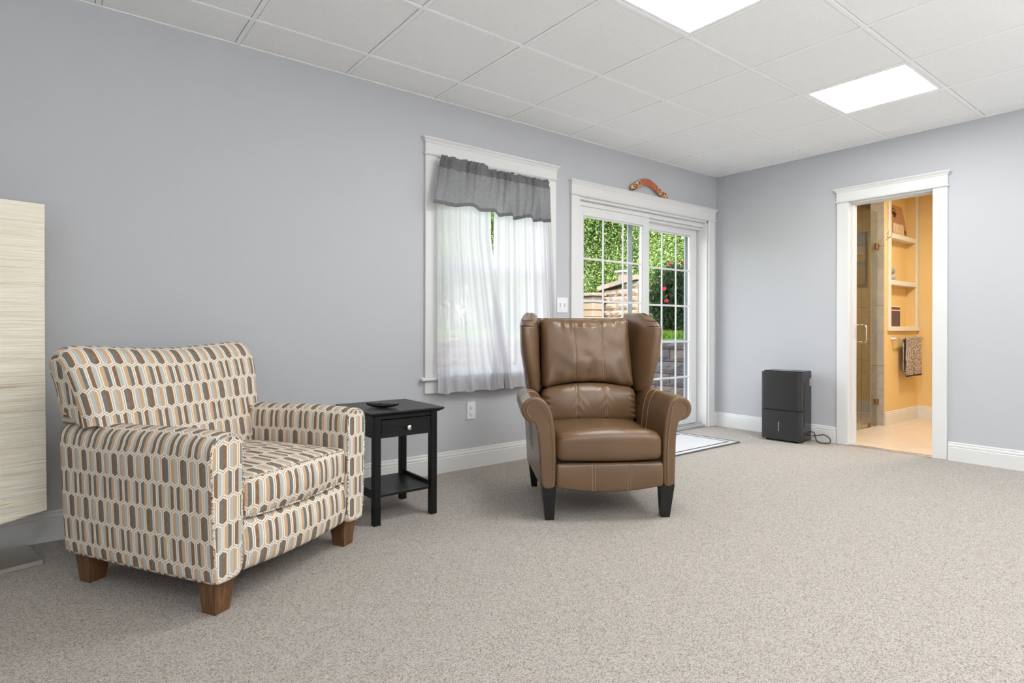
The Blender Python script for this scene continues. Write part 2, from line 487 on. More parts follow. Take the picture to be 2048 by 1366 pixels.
# ------------------------------------------------------------------ mesh helpers
class MB:
    def __init__(s):
        s.v = []; s.f = []; s.uv = []
    def add(s, vs, fs, uvs=None):
        o = len(s.v)
        s.v += [tuple(p) for p in vs]
        for i, f in enumerate(fs):
            s.f.append(tuple(o + a for a in f))
            s.uv.append(uvs[i] if uvs else [(0, 0)] * len(f))
        return s
    def box(s, x0, x1, y0, y1, z0, z1, b=0.0):
        if b <= 0:
            vs = [(x, y, z) for x in (x0, x1) for y in (y0, y1) for z in (z0, z1)]
            fs = [(0, 1, 3, 2), (4, 6, 7, 5), (0, 4, 5, 1), (2, 3, 7, 6), (0, 2, 6, 4), (1, 5, 7, 3)]
            def uvf(f):
                ps = [vs[i] for i in f]
                out = []
                nx = len({p[0] for p in ps}) == 1; ny = len({p[1] for p in ps}) == 1
                for p in ps:
                    out.append((p[1], p[2]) if nx else ((p[0], p[2]) if ny else (p[0], p[1])))
                return out
            return s.add(vs, fs, [uvf(f) for f in fs])
        b = min(b, (x1 - x0) / 2.01, (y1 - y0) / 2.01, (z1 - z0) / 2.01)
        X = (x0, x1); Y = (y0, y1); Z = (z0, z1)
        vs = []; idx = {}
        for i in (0, 1):
            for j in (0, 1):
                for k in (0, 1):
                    sx = (b, -b)[i]; sy = (b, -b)[j]; sz = (b, -b)[k]
                    c = (X[i], Y[j], Z[k])
                    for a in range(3):
                        p = [c[0] + (0 if a == 0 else sx), c[1] + (0 if a == 1 else sy), c[2] + (0 if a == 2 else sz)]
                        idx[(i, j, k, a)] = len(vs); vs.append(tuple(p))
        g = idx; fs = []
        for i in (0, 1):
            q = [g[(i, 0, 0, 0)], g[(i, 1, 0, 0)], g[(i, 1, 1, 0)], g[(i, 0, 1, 0)]]; fs.append(q if i else q[::-1])
        for j in (0, 1):
            q = [g[(0, j, 0, 1)], g[(1, j, 0, 1)], g[(1, j, 1, 1)], g[(0, j, 1, 1)]]; fs.append(q[::-1] if j else q)
        for k in (0, 1):
            q = [g[(0, 0, k, 2)], g[(1, 0, k, 2)], g[(1, 1, k, 2)], g[(0, 1, k, 2)]]; fs.append(q if k else q[::-1])
        for j in (0, 1):
            for k in (0, 1):
                q = [g[(0, j, k, 1)], g[(1, j, k, 1)], g[(1, j, k, 2)], g[(0, j, k, 2)]]; fs.append(q if (j == 0) == (k == 1) else q[::-1])
        for i in (0, 1):
            for k in (0, 1):
                q = [g[(i, 0, k, 0)], g[(i, 1, k, 0)], g[(i, 1, k, 2)], g[(i, 0, k, 2)]]; fs.append(q if (i == 1) == (k == 1) else q[::-1])
        for i in (0, 1):
            for j in (0, 1):
                q = [g[(i, j, 0, 0)], g[(i, j, 0, 1)], g[(i, j, 1, 1)], g[(i, j, 1, 0)]]; fs.append(q if (i == 1) == (j == 0) else q[::-1])
        for i in (0, 1):
            for j in (0, 1):
                for k in (0, 1):
                    q = [g[(i, j, k, 0)], g[(i, j, k, 1)], g[(i, j, k, 2)]]
                    fs.append(q if (i + j + k) % 2 else q[::-1])
        uvs = [[(vs[a][0] + vs[a][1], vs[a][2]) for a in f] for f in fs]
        return s.add(vs, fs, uvs)
    def taper(s, b, t, z0, z1):
        """b,t = (x0,x1,y0,y1) at bottom and top"""
        vs = [(b[0], b[2], z0), (b[1], b[2], z0), (b[1], b[3], z0), (b[0], b[3], z0),
              (t[0], t[2], z1), (t[1], t[2], z1), (t[1], t[3], z1), (t[0], t[3], z1)]
        return s.add(vs, [(3, 2, 1, 0), (4, 5, 6, 7), (0, 1, 5, 4), (1, 2, 6, 5), (2, 3, 7, 6), (3, 0, 4, 7)])
    def prism(s, pts, axis, a, b):
        n = len(pts)
        def P(p, w):
            return {'x': (w, p[0], p[1]), 'y': (p[0], w, p[1]), 'z': (p[0], p[1], w)}[axis]
        vs = [P(p, a) for p in pts] + [P(p, b) for p in pts]
        fs = [tuple(range(n))[::-1], tuple(range(n, 2 * n))] + [(i, (i + 1) % n, n + (i + 1) % n, n + i) for i in range(n)]
        return s.add(vs, fs)
    def rings(s, rings, closed=True, cap=True, us=None, vs_=None):
        n = len(rings[0]); vv = [p for r in rings for p in r]; fs = []; uvs = []
        m = n if closed else n - 1
        for k in range(len(rings) - 1):
            for i in range(m):
                j = (i + 1) % n
                fs.append((k * n + i, k * n + j, (k + 1) * n + j, (k + 1) * n + i))
                if us:
                    j2 = i + 1
                    uvs.append([(us[k], vs_[i]), (us[k], vs_[j2]), (us[k + 1], vs_[j2]), (us[k + 1], vs_[i])])
                else:
                    uvs.append([(0, 0)] * 4)
        if cap:
            fs.append(tuple(range(n))[::-1]); uvs.append([(0, 0)] * n)
            o = (len(rings) - 1) * n
            fs.append(tuple(range(o, o + n))); uvs.append([(0, 0)] * n)
        return s.add(vv, fs, uvs)
    def tube(s, path, r, seg=8, cap=True):
        path = [Vector(p) for p in path]
        rs = r if isinstance(r, (list, tuple)) else [r] * len(path)
        rings = []
        up = Vector((0, 0, 1)); prev = None
        for i, p in enumerate(path):
            d = (path[min(i + 1, len(path) - 1)] - path[max(i - 1, 0)])
            d = d.normalized() if d.length > 1e-9 else Vector((0, 0, 1))
            a = prev if prev is not None else (up if abs(d.dot(up)) < 0.9 else Vector((1, 0, 0)))
            x = (a - d * a.dot(d)).normalized()
            prev = x
            y = d.cross(x)
            rings.append([p + (x * cos(2 * pi * k / seg) + y * sin(2 * pi * k / seg)) * rs[i] for k in range(seg)])
        return s.rings(rings, True, cap)
    def lathe(s, prof, c=(0, 0, 0), axis='z', seg=20):
        rings = []
        for r, h in prof:
            ring = []
            for k in range(seg):
                a = 2 * pi * k / seg
                q = {'z': (r * cos(a), r * sin(a), h), 'y': (r * cos(a), h, r * sin(a)), 'x': (h, r * cos(a), r * sin(a))}[axis]
                ring.append((c[0] + q[0], c[1] + q[1], c[2] + q[2]))
            rings.append(ring)
        return s.rings(rings)
    def grid(s, fn, nu, nv, uvfn=None):
        vs = []; uvp = []
        for j in range(nv + 1):
            for i in range(nu + 1):
                vs.append(fn(i / nu, j / nv)); uvp.append(uvfn(i / nu, j / nv) if uvfn else (i / nu, j / nv))
        fs = []; uvs = []
        for j in range(nv):
            for i in range(nu):
                a = j * (nu + 1) + i
                f = (a, a + 1, a + nu + 2, a + nu + 1)
                fs.append(f); uvs.append([uvp[q] for q in f])
        return s.add(vs, fs, uvs)
    def build(s, name, mats, parent=None, smooth=True, angle=40, weld=False, recalc=True, solid=0, kind=None):
        me = bpy.data.meshes.new(name)
        me.from_pydata(s.v, [], s.f)
        ul = me.uv_layers.new(name='UVMap')
        flat = [c for f in s.uv for uv in f for c in uv]
        ul.data.foreach_set('uv', flat)
        if weld or recalc:
            bm = bmesh.new(); bm.from_mesh(me)
            if weld: bmesh.ops.remove_doubles(bm, verts=bm.verts, dist=1e-5)
            if recalc: bmesh.ops.recalc_face_normals(bm, faces=bm.faces)
            bm.to_mesh(me); bm.free()
        me.materials.append(mats if not isinstance(mats, str) else M[mats])
        if smooth:
            me.shade_smooth()
            me.set_sharp_from_angle(angle=radians(angle))
        o = bpy.data.objects.new(name, me)
        COL.objects.link(o)
        if parent is not None: o.parent = parent
        if kind: o['kind'] = kind
        if solid:
            md = o.modifiers.new('thickness', 'SOLIDIFY'); md.thickness = solid; md.offset = 0
        return o

def rcush(mb, x0, x1, y0, y1, z0, z1, r, nx, ny, nz, fn=None, uvmode='top'):
    """rounded box with a dense skin; fn deforms points; UV unfolds the front over the top"""
    X = (x0, x1); Y = (y0, y1); Z = (z0, z1)
    def samples(a, b, n):
        k = 4
        s = [a + r * i / k for i in range(k)]
        inner = [a + r + (b - a - 2 * r) * i / n for i in range(n + 1)]
        return s + inner + [b - r + r * (i + 1) / k for i in range(k)]
    def mp(p):
        q = Vector((min(max(p[0], x0 + r), x1 - r), min(max(p[1], y0 + r), y1 - r), min(max(p[2], z0 + r), z1 - r)))
        d = Vector(p) - q
        if d.length > 1e-9: q = q + d.normalized() * r
        return tuple(fn(q)) if fn else tuple(q)
    sx, sy, sz = samples(x0, x1, nx), samples(y0, y1, ny), samples(z0, z1, nz)
    def face(A, Bs, mk, uvk):
        vs = [mp(mk(a, b)) for b in Bs for a in A]; n = len(A); fs = []; uvs = []
        for j in range(len(Bs) - 1):
            for i in range(n - 1):
                f = (j * n + i, j * n + i + 1, (j + 1) * n + i + 1, (j + 1) * n + i); fs.append(f)
                uvs.append([uvk(A[q % n], Bs[q // n]) for q in f])
        mb.add(vs, fs, uvs)
    face(sx, sz, lambda a, b: (a, y0, b), lambda a, b: (a, b - z1 + y0))
    face(sx, sz, lambda a, b: (a, y1, b), lambda a, b: (a, y1 + z1 - b))
    face(sx, sy, lambda a, b: (a, b, z1), lambda a, b: (a, b))
    face(sx, sy, lambda a, b: (a, b, z0), lambda a, b: (a, b))
    face(sy, sz, lambda a, b: (x0, a, b), lambda a, b: (a, b - z1))
    face(sy, sz, lambda a, b: (x1, a, b), lambda a, b: (a, b - z1))
    return mp

def poly_offset(pts, d):
    """inward offset of a closed 2-D outline (counter-clockwise)"""
    n = len(pts); out = []
    area = sum(pts[i][0] * pts[(i + 1) % n][1] - pts[(i + 1) % n][0] * pts[i][1] for i in range(n))
    sg = 1 if area > 0 else -1
    for i in range(n):
        a = Vector(pts[i - 1]); b = Vector(pts[i]); c = Vector(pts[(i + 1) % n])
        t1 = (b - a).normalized(); t2 = (c - b).normalized()
        n1 = Vector((-t1.y, t1.x)); n2 = Vector((-t2.y, t2.x))
        m = (n1 + n2)
        m = m.normalized() if m.length > 1e-6 else n1
        k = 1 / max(0.5, m.dot(n1))
        q = b + m * d * k * sg
        out.append((q.x, q.y))
    return out

def spline(pts, n, closed=False):
    """Catmull-Rom through 2-D or 3-D points"""
    P = [Vector(p) for p in pts]; out = []; N = len(P)
    segs = N if closed else N - 1
    for i in range(segs):
        p0 = P[(i - 1) % N] if closed or i > 0 else P[0]
        p1 = P[i]; p2 = P[(i + 1) % N]
        p3 = P[(i + 2) % N] if closed or i + 2 < N else P[-1]
        for k in range(n):
            t = k / n
            out.append(0.5 * ((2 * p1) + (p2 - p0) * t + (2 * p0 - 5 * p1 + 4 * p2 - p3) * t * t + (3 * p1 - p0 - 3 * p2 + p3) * t ** 3))
    if not closed: out.append(P[-1])
    return [tuple(p) for p in out]

def sweep(mb, prof, axis, w0, w1, r, steps=4, n_mid=10, fn=None, round0=True, round1=True, voff=0.0):
    """closed 2-D profile swept along an axis, both ends softly rounded; UV (axis, arc length) in metres"""
    st = []
    if round0:
        for k in range(steps + 1):
            a = pi / 2 * k / steps
            st.append((w0 + r * (1 - sin(a)), r * (1 - cos(a))))
        st = st[::-1] if False else [(w0 + r * (1 - sin(pi / 2 * (1 - k / steps))), r * (1 - cos(pi / 2 * (1 - k / steps)))) for k in range(steps + 1)]
    else:
        st = [(w0, 0)]
    a = st[-1][0]; b = w1 - (r if round1 else 0)
    for k in range(1, n_mid): st.append((a + (b - a) * k / n_mid, 0))
    if round1:
        st += [(w1 - r * (1 - sin(pi / 2 * k / steps)), r * (1 - cos(pi / 2 * k / steps))) for k in range(steps + 1)]
    else:
        st.append((w1, 0))
    def P(p, w):
        q = {'x': (w, p[0], p[1]), 'y': (p[0], w, p[1])}[axis]
        return fn(Vector(q)) if fn else q
    L = [voff]; n = len(prof)
    for i in range(n):
        a_, b_ = prof[i], prof[(i + 1) % n]
        L.append(L[-1] + sqrt((a_[0] - b_[0]) ** 2 + (a_[1] - b_[1]) ** 2))
    rings = [[P(p, w) for p in (poly_offset(prof, ins) if ins > 0 else prof)] for w, ins in st]
    us = []; acc = st[0][0] - st[0][1]
    for k, (w, ins) in enumerate(st):
        us.append(w - ins if w < (w0 + w1) / 2 else w + ins)
    mb.rings(rings, True, False, us, L)
    for ring, (w, ins), rev in ((rings[0], st[0], True), (rings[-1], st[-1], False)):
        q = poly_offset(prof, ins) if ins > 0 else prof
        f = tuple(range(n)); uvf = [(p[0], p[1] + voff) for p in q]
        mb.add(ring, [f[::-1] if rev else f], [uvf[::-1] if rev else uvf])
    return rings

def empty(name, loc=(0, 0, 0), rz=0, label=None, cat=None, group=None, kind=None):
    o = bpy.data.objects.new(name, None)
    o.empty_display_size = 0.1
    COL.objects.link(o)
    o.location = loc; o.rotation_euler = (0, 0, rz)
    tag(o, label, cat, group, kind)
    return o
def tag(o, label=None, cat=None, group=None, kind=None):
    if label: o['label'] = label
    if cat: o['category'] = cat
    if group: o['group'] = group
    if kind: o['kind'] = kind
    return o
def link_copy(src, parent, loc=(0, 0, 0), rot=None, scale=None, name=None):
    c = src.copy(); COL.objects.link(c); c.parent = parent
    c.location = loc
    if rot: c.rotation_euler = rot
    if scale: c.scale = scale
    return c
def B1(name, m, args, parent=None, b=0.003, kind=None, smooth=True):
    return MB().box(*args, b).build(name, m, parent, smooth=smooth, angle=30, recalc=False, kind=kind)

# ------------------------------------------------------------------ room shell
H = 2.4878
WA, WB = 3.4023, 5.2470          # window wall (y) and bathroom wall (x)
XL, YB = -2.6, -2.6              # walls behind the camera
TA = 0.20                        # window wall thickness
TB = 0.125
S = 'structure'
WIN = (2.007, 2.974, 0.645, 2.110)
SLD = (3.327, 5.100, 0.0, 2.035)
BDR = (1.552, 2.146, 0.0, 2.033)

fl = MB(); fl.box(XL, WB + 0.02, YB, WA + 0.05, -0.10, 0.0)
fl.build('floor', 'carpet', smooth=False, kind=S)

w = MB()
w.box(XL, WIN[0], WA, WA + TA, 0, 2.62)
w.box(WIN[0], WIN[1], WA, WA + TA, 0, WIN[2])
w.box(WIN[0], WIN[1], WA, WA + TA, WIN[3], 2.62)
w.box(WIN[1], SLD[0], WA, WA + TA, 0, 2.62)
w.box(SLD[0], SLD[1], WA, WA + TA, SLD[3], 2.62)
w.box(SLD[1], WB + TB, WA, WA + TA, 0, 2.62)
w.build('wall_window_side', 'wall', smooth=False, kind=S)
w = MB()
w.box(WB, WB + TB, YB, BDR[0], 0, 2.62)
w.box(WB, WB + TB, BDR[0], BDR[1], BDR[3], 2.62)
w.box(WB, WB + TB, BDR[1], WA, 0, 2.62)
w.build('wall_bathroom_side', 'wall', smooth=False, kind=S)
MB().box(XL - 0.15, XL, YB - 0.15, WA + TA, 0, 2.62).build('wall_left', 'wall', smooth=False, kind=S)
MB().box(XL, WB + TB, YB - 0.15, YB, 0, 2.62).build('wall_back', 'wall', smooth=False, kind=S)

# suspended ceiling: backing, tiles and T-bar runners on the fitted 2 ft grid
ceil = MB().box(XL - 0.15, WB + TB, YB - 0.15, WA + TA, H + 0.035, H + 0.13).build('ceiling', 'slab', smooth=False, kind=S)
GS = 0.6096; GX0, GY0 = 1.9883, 2.4635
gx = [GX0 + GS * i for i in range(-7, 6)]
gy = [GY0 + GS * j for j in range(-8, 2)]
tile_me = None
half = 0.0137
lights_ij = {(0, -2), (3, -2), (0, -6), (3, -6), (-4, -6)}
full = MB().box(-GS / 2 + half, GS / 2 - half, -GS / 2 + half, GS / 2 - half, 0.002, 0.018, 0.003).build('ceiling_tile', 'ctile', ceil, smooth=False, recalc=False)
first = True
for i in range(-8, 6):
    for j in range(-9, 2):
        x0 = GX0 + GS * i; y0 = GY0 + GS * j
        xa, xb = max(x0, XL), min(x0 + GS, WB); ya, yb = max(y0, YB), min(y0 + GS, WA)
        if xb - xa < 0.04 or yb - ya < 0.04 or (i, j) in lights_ij: continue
        if xb - xa > GS - 1e-3 and yb - ya > GS - 1e-3:
            if first:
                full.location = (x0 + GS / 2, y0 + GS / 2, H); first = False
            else:
                link_copy(full, ceil, (x0 + GS / 2, y0 + GS / 2, H))
        else:
            B1('ceiling_tile', 'ctile', (xa + half, xb - half, ya + half, yb - half, H + 0.002, H + 0.018), ceil, 0.003, smooth=False)
fw = 0.0115
for x in [GX0 + GS * i for i in range(-7, 6)]:
    B1('grid_runner', 'tgrid', (x - fw, x + fw, YB, WA, H, H + 0.03), ceil, 0.001)
for y in [GY0 + GS * j for j in range(-8, 2)]:
    B1('grid_runner', 'tgrid', (XL, WB, y - fw, y + fw, H - 0.0004, H + 0.03), ceil, 0.001)
B1('wall_angle', 'tgrid', (XL, WB, WA - 0.019, WA, H - 0.001, H + 0.03), ceil, 0.001)
B1('wall_angle', 'tgrid', (WB - 0.019, WB, YB, WA, H - 0.001, H + 0.03), ceil, 0.001)

LBL = {(0, -2): 'square lit ceiling panel cut off by the top edge of the photo',
       (3, -2): 'square lit ceiling panel nearest the wall with the bathroom doorway',
       (0, -6): 'square lit ceiling panel overhead, just behind the camera',
       (3, -6): 'square lit ceiling panel behind the camera on the bathroom side',
       (-4, -6): 'square lit ceiling panel in the far back left corner of the room'}
for (i, j) in sorted(lights_ij):
    x0 = GX0 + GS * i; y0 = GY0 + GS * j
    if x0 + GS > WB or y0 < YB or x0 < XL: continue
    t = empty('ceiling_light', (x0 + GS / 2, y0 + GS / 2, H), 0, LBL.get((i, j), 'square lit ceiling panel in the part of the ceiling outside the photo'), 'light', 'lit ceiling panels')
    a = GS / 2 - half; b = GS / 2 - 0.034
    f = MB()
    f.box(-a, a, -a, -b, 0.001, 0.03, 0.001); f.box(-a, a, b, a, 0.001, 0.03, 0.001)
    f.box(-a, -b, -b, b, 0.001, 0.03, 0.001); f.box(b, a, -b, b, 0.001, 0.03, 0.001)
    f.build('frame', 'tgrid', t, recalc=False)
    MB().box(-b, b, -b, b, 0.004, 0.008).build('diffuser', 'diffuser', t, smooth=False)

# ------------------------------------------------------------------ baseboards and casings
def baseboard(name, segs, axis, face, sgn):
    """segs along axis; face = wall plane; sgn = into the room"""
    prof = [(0, 0), (0.0150, 0), (0.0150, 0.098), (0.0125, 0.101), (0.0125, 0.104), (0.0145, 0.108), (0.0130, 0.118), (0.0095, 0.122), (0.0095, 0.126), (0.0110, 0.129), (0.0085, 0.135), (0.0, 0.137)]
    mb = MB()
    for a, b in segs:
        pts = [(face + sgn * d, z) for d, z in prof]
        mb.prism(pts, axis, a, b)
    return mb.build(name, 'white', kind=S, angle=25)
baseboard('baseboard_window_side', [(XL, 3.232), (5.19, WB)], 'x', WA, -1)
baseboard('baseboard_bathroom_side', [(YB, 1.455), (2.243, WA)], 'y', WB, -1)
baseboard('baseboard_left', [(YB, WA)], 'y', XL, 1)

def casing(parent, plane, into, a0, a1, z0, z1, wd=0.094, head=0.112, sill=False, proj=0.020, zfloor=0.0):
    """craftsman casing in local coords: run axis = r, depth axis = d (into room)."""
    def bx(name, r0, r1, d0, d1, za, zb, b=0.003):
        d0_, d1_ = plane + into * d0, plane + into * d1
        lo, hi = min(d0_, d1_), max(d0_, d1_)
        args = (r0, r1, lo, hi, za, zb) if parent['axis'] == 'x' else (lo, hi, r0, r1, za, zb)
        return B1(name, 'white', args, parent, b)
    bx('side_casing', a0 - wd, a0, 0, proj, zfloor, z1)
    bx('side_casing', a1, a1 + wd, 0, proj, zfloor, z1)
    # head: bead, frieze, flared crown cap
    mb = MB()
    lv = [(0.000, 0.004, 0.000), (0.004, 0.009, 0.000), (0.009, 0.011, 0), (0.014, 0.009, 0), (0.017, 0.003, 0), (0.019, 0.002, 0),
          (head - 0.034, 0.002, 0), (head - 0.032, 0.006, 0), (head - 0.026, 0.008, 0), (head - 0.016, 0.013, 0), (head - 0.011, 0.019, 0), (head - 0.009, 0.022, 0), (head - 0.001, 0.023, 0), (head, 0.021, 0)]
    rings = []
    for dz, o, _ in lv:
        r0, r1 = a0 - wd - o, a1 + wd + o
        dd = plane + into * (proj + o)
        q = [(r0, plane), (r1, plane), (r1, dd), (r0, dd)]
        rings.append([((p[0], p[1], z1 + dz) if parent['axis'] == 'x' else (p[1], p[0], z1 + dz)) for p in q])
    mb.rings(rings); mb.build('head_casing', 'white', parent, angle=25)
    return bx

# window
win = empty('window_1', (0, 0, 0), 0, 'double-hung window in white casing behind grey valance and sheers', None, None, S)
win['axis'] = 'x'
bx = casing(win, WA, -1, WIN[0], WIN[1], WIN[2], WIN[3], 0.092, 0.114, zfloor=WIN[2])
bx('sill', WIN[0] - 0.125, WIN[1] + 0.125, -0.08, 0.042, WIN[2] - 0.022, WIN[2], 0.005)
bx('apron', WIN[0] - 0.092, WIN[1] + 0.092, 0, 0.018, WIN[2] - 0.108, WIN[2] - 0.022, 0.003)
jb = MB()
jb.box(WIN[0], WIN[0] + 0.012, WA, WA + TA, WIN[2], WIN[3]); jb.box(WIN[1] - 0.012, WIN[1], WA, WA + TA, WIN[2], WIN[3])
jb.box(WIN[0], WIN[1], WA, WA + TA, WIN[3] - 0.012, WIN[3])
jb.build('jamb', 'white', win, smooth=False)
def sash(name, x0, x1, y0, y1, z0, z1, st, parent, m='vinyl', bottom=None):
    mb = MB(); bt = bottom or st
    mb.box(x0, x0 + st, y0, y1, z0, z1, 0.003); mb.box(x1 - st, x1, y0, y1, z0, z1, 0.003)
    mb.box(x0 + st - .002, x1 - st + .002, y0, y1, z1 - st, z1, 0.003); mb.box(x0 + st - .002, x1 - st + .002, y0, y1, z0, z0 + bt, 0.003)
    o = mb.build(name, m, parent, recalc=False)
    return o
mid = 1.40
s1 = sash('upper_sash', WIN[0] + .012, WIN[1] - .012, WA + .125, WA + .155, mid - .02, WIN[3] - .012, .05, win)
s2 = sash('lower_sash', WIN[0] + .012, WIN[1] - .012, WA + .085, WA + .115, WIN[2], mid + .02, .05, win)
B1('pane', 'glass', (WIN[0] + .06, WIN[1] - .06, WA + .138, WA + .142, mid + .03, WIN[3] - .062), s1, 0)
B1('pane', 'glass', (WIN[0] + .06, WIN[1] - .06, WA + .098, WA + .102, WIN[2] + .05, mid - .03), s2, 0)

# sliding patio door
sd = empty('door_1', (0, 0, 0), 0, 'white sliding glass patio door with gridded panes behind leather recliner', None, None, S)
sd['axis'] = 'x'
casing(sd, WA, -1, SLD[0], SLD[1], 0, SLD[3], 0.095, 0.119)
jb = MB()
jb.box(SLD[0], SLD[0] + .014, WA, WA + .26, 0, SLD[3]); jb.box(SLD[1] - .014, SLD[1], WA, WA + .26, 0, SLD[3])
jb.box(SLD[0], SLD[1], WA, WA + .26, SLD[3] - .020, SLD[3])
jb.box(SLD[0], SLD[1], WA + .035, WA + .26, SLD[3] - .060, SLD[3] - .02, .004)
jb.box(SLD[0], SLD[1], WA + .06, WA + .26, SLD[3] - .085, SLD[3] - .06, .004)
jb.build('jamb', 'white', sd, smooth=False)
tr = MB()
tr.box(SLD[0], SLD[1] - .014, WA + .01, WA + .26, 0.0, 0.028, .004)
tr.box(SLD[0], SLD[1] - .014, WA + .046, WA + .056, 0.028, 0.042, .002)
tr.build('track', 'track', sd, recalc=False)
def panel(x0, x1, y0, y1, z0, z1, st, top, bot, name='door_panel'):
    mb = MB()
    mb.box(x0, x0 + st, y0, y1, z0, z1, .004); mb.box(x1 - st, x1, y0, y1, z0, z1, .004)
    mb.box(x0 + st - .003, x1 - st + .003, y0, y1, z1 - top, z1, .004); mb.box(x0 + st - .003, x1 - st + .003, y0, y1, z0, z0 + bot, .004)
    g = (x0 + st, x1 - st, z0 + bot, z1 - top)
    # glazing bead, a soft step round the glass
    for a in ((g[0] - .001, g[0] + .010, g[2], g[3]), (g[1] - .010, g[1] + .001, g[2], g[3])):
        mb.box(a[0], a[1], y0 + .008, y1 - .008, a[2], a[3], .003)
    mb.box(g[0], g[1], y0 + .008, y1 - .008, g[3] - .010, g[3] + .001, .003); mb.box(g[0], g[1], y0 + .008, y1 - .008, g[2] - .001, g[2] + .010, .003)
    p = mb.build(name, 'vinyl', sd, recalc=False)
    ym = (y0 + y1) / 2
    B1('pane', 'glass', (g[0], g[1], ym + .004, ym + .008, g[2], g[3]), p, 0)
    for k in (1, 2):
        x = g[0] + (g[1] - g[0]) * k / 3
        B1('muntin', 'vinyl', (x - .009, x + .009, ym - .006, ym + .004, g[2], g[3]), p, .003)
    for k in range(1, 5):
        z = g[2] + (g[3] - g[2]) * k / 5
        B1('muntin', 'vinyl', (g[0], g[1], ym - .0055, ym + .0035, z - .009, z + .009), p, .003)
    return p
ZT = 1.985
panel(3.341, 4.272, 3.452, 3.490, .03, ZT, .092, .085, .115)
panel(4.235, 5.078, 3.512, 3.550, .03, ZT - .01, .098, .085, .115)
# outer screen door frame
sc = MB()
for x in (4.145, 5.005):
    sc.box(x, x + .062, 3.595, 3.612, .03, ZT - .02, .003)
sc.box(4.20, 5.01, 3.596, 3.611, ZT - .07, ZT - .02, .003); sc.box(4.20, 5.01, 3.596, 3.611, .03, .09, .003); sc.box(4.20, 5.01, 3.596, 3.611, .83, .86, .003)
sc.build('screen_frame', plain('grey_screen_frame', (0.34, 0.35, 0.38, 1), .4), sd, recalc=False)

# pocket door doorway to the bathroom
bd = empty('door_2', (0, 0, 0), 0, 'white cased pocket doorway opening onto the yellow bathroom', None, None, S)
bd['axis'] = 'y'
casing(bd, WB, -1, BDR[0], BDR[1], 0, BDR[3], 0.094, 0.119)
jb = MB()
jb.box(WB - .001, WB + TB + .001, BDR[1] - .001, BDR[1] + .02, 0, BDR[3]); jb.box(WB, WB + TB, BDR[0] - .02, BDR[0], 0, BDR[3]); jb.box(WB - .001, WB + TB + .001, BDR[0], BDR[1], BDR[3] - .012, BDR[3] + .001); jb.box(WB + .03, WB + .09, BDR[0], BDR[1], BDR[3] - .022, BDR[3] - .012)
jb.build('jamb', 'white', bd, smooth=False)
ds = B1('door_slab', 'white', (WB + .040, WB + .080, BDR[1] - .022, BDR[1] + .02, .005, BDR[3] - .01), bd, .003)
B1('latch_plate', 'steel', (WB + .052, WB + .068, BDR[1] - .0235, BDR[1] - .0215, .90, .975), ds, .0008)
B1('threshold', 'steel', (WB - .02, WB + .03, BDR[0], BDR[1], 0.0, .008), bd, .003)
bc = MB()
for yy in (BDR[0] - .095, BDR[1]):
    bc.box(WB + TB, WB + TB + .018, yy, yy + .095, 0, BDR[3])
bc.build('inner_casing', 'white', bd, smooth=False)
# ------------------------------------------------------------------ bathroom shell
BX1, BY0, NW, SEND = 7.434, 0.55, 2.345, 6.530
BC = 2.44
bf = B1('floor_bathroom', 'slab', (WB + .02, BX1 + .05, BY0, NW + .08, -.10, -.004), None, 0, S, False)
x = WB + .028; row = 0
while x < BX1:
    y = NW + .06 + (0.30 if row % 2 else 0)
    while y > BY0:
        B1('floor_tile', 'btile', (x + .0015, min(x + .302, BX1), max(y - .6085, BY0), min(y, NW + .055), -.006, .004), bf, .0015)
        y -= .61
    x += .3045; row += 1
MB().box(BX1, BX1 + .1, BY0, 3.4, 0, 2.62).build('wall_bathroom_far', 'yellow', smooth=False, kind=S)
MB().box(WB + TB, BX1, BY0 - .1, BY0, 0, 2.62).build('wall_bathroom_near', 'yellow', smooth=False, kind=S)
MB().box(WB + TB - .001, WB + TB + .006, BY0, BDR[0] - .095, 0, 2.6).box(WB + TB - .001, WB + TB + .006, BDR[1] + .095, NW + .05, 0, 2.6).build('wall_bathroom_inner', 'yellow', smooth=False, kind=S)
MB().box(WB + TB, BX1, BY0, 3.4, BC, BC + .08).build('ceiling_bathroom', 'white', smooth=False, kind=S)
NX0, NX1, NZ0, ND = 6.672, 7.362, 0.998, 0.085
nw = MB()
nw.box(SEND + .012, NX0, NW, NW + .125, 0, BC); nw.box(NX1, BX1, NW, NW + .125, 0, BC)
nw.box(NX0, NX1, NW, NW + .125, 0, NZ0); nw.box(NX0, NX1, NW + ND, NW + .125, NZ0, BC)
nwo = nw.build('wall_niche_side', 'yellow', smooth=False, kind=S)
for (z0, z1) in ((0, .60), (.604, 1.20), (1.204, 1.80), (1.804, 2.44)):
    B1('marble_tile', 'marble', (SEND, SEND + .014, NW + .001, NW + .126, z0, z1), nwo, .002)
# niche trim and shelves
nt = empty('wall_niche', (0, 0, 0), 0, 'tall recessed wall niche with white frame and shelves in yellow bathroom wall', 'shelf')
B1('frame_stile', 'white', (NX0 - .058, NX0, NW - .016, NW, NZ0 - .045, BC), nt)
B1('frame_stile', 'white', (NX1, NX1 + .066, NW - .016, NW, NZ0 - .045, BC), nt)
B1('frame_sill', 'white', (NX0 - .066, NX1 + .068, NW - .028, NW, NZ0 - .048, NZ0), nt)
for z in (1.470, 1.945):
    B1('shelf', 'white', (NX0, NX1, NW - .014, NW + ND, z - .048, z), nt)
baseboard('baseboard_niche_side', [(SEND + .012, BX1)], 'x', NW, -1)
baseboard('baseboard_bathroom_far', [(BY0, NW)], 'y', BX1, -1)

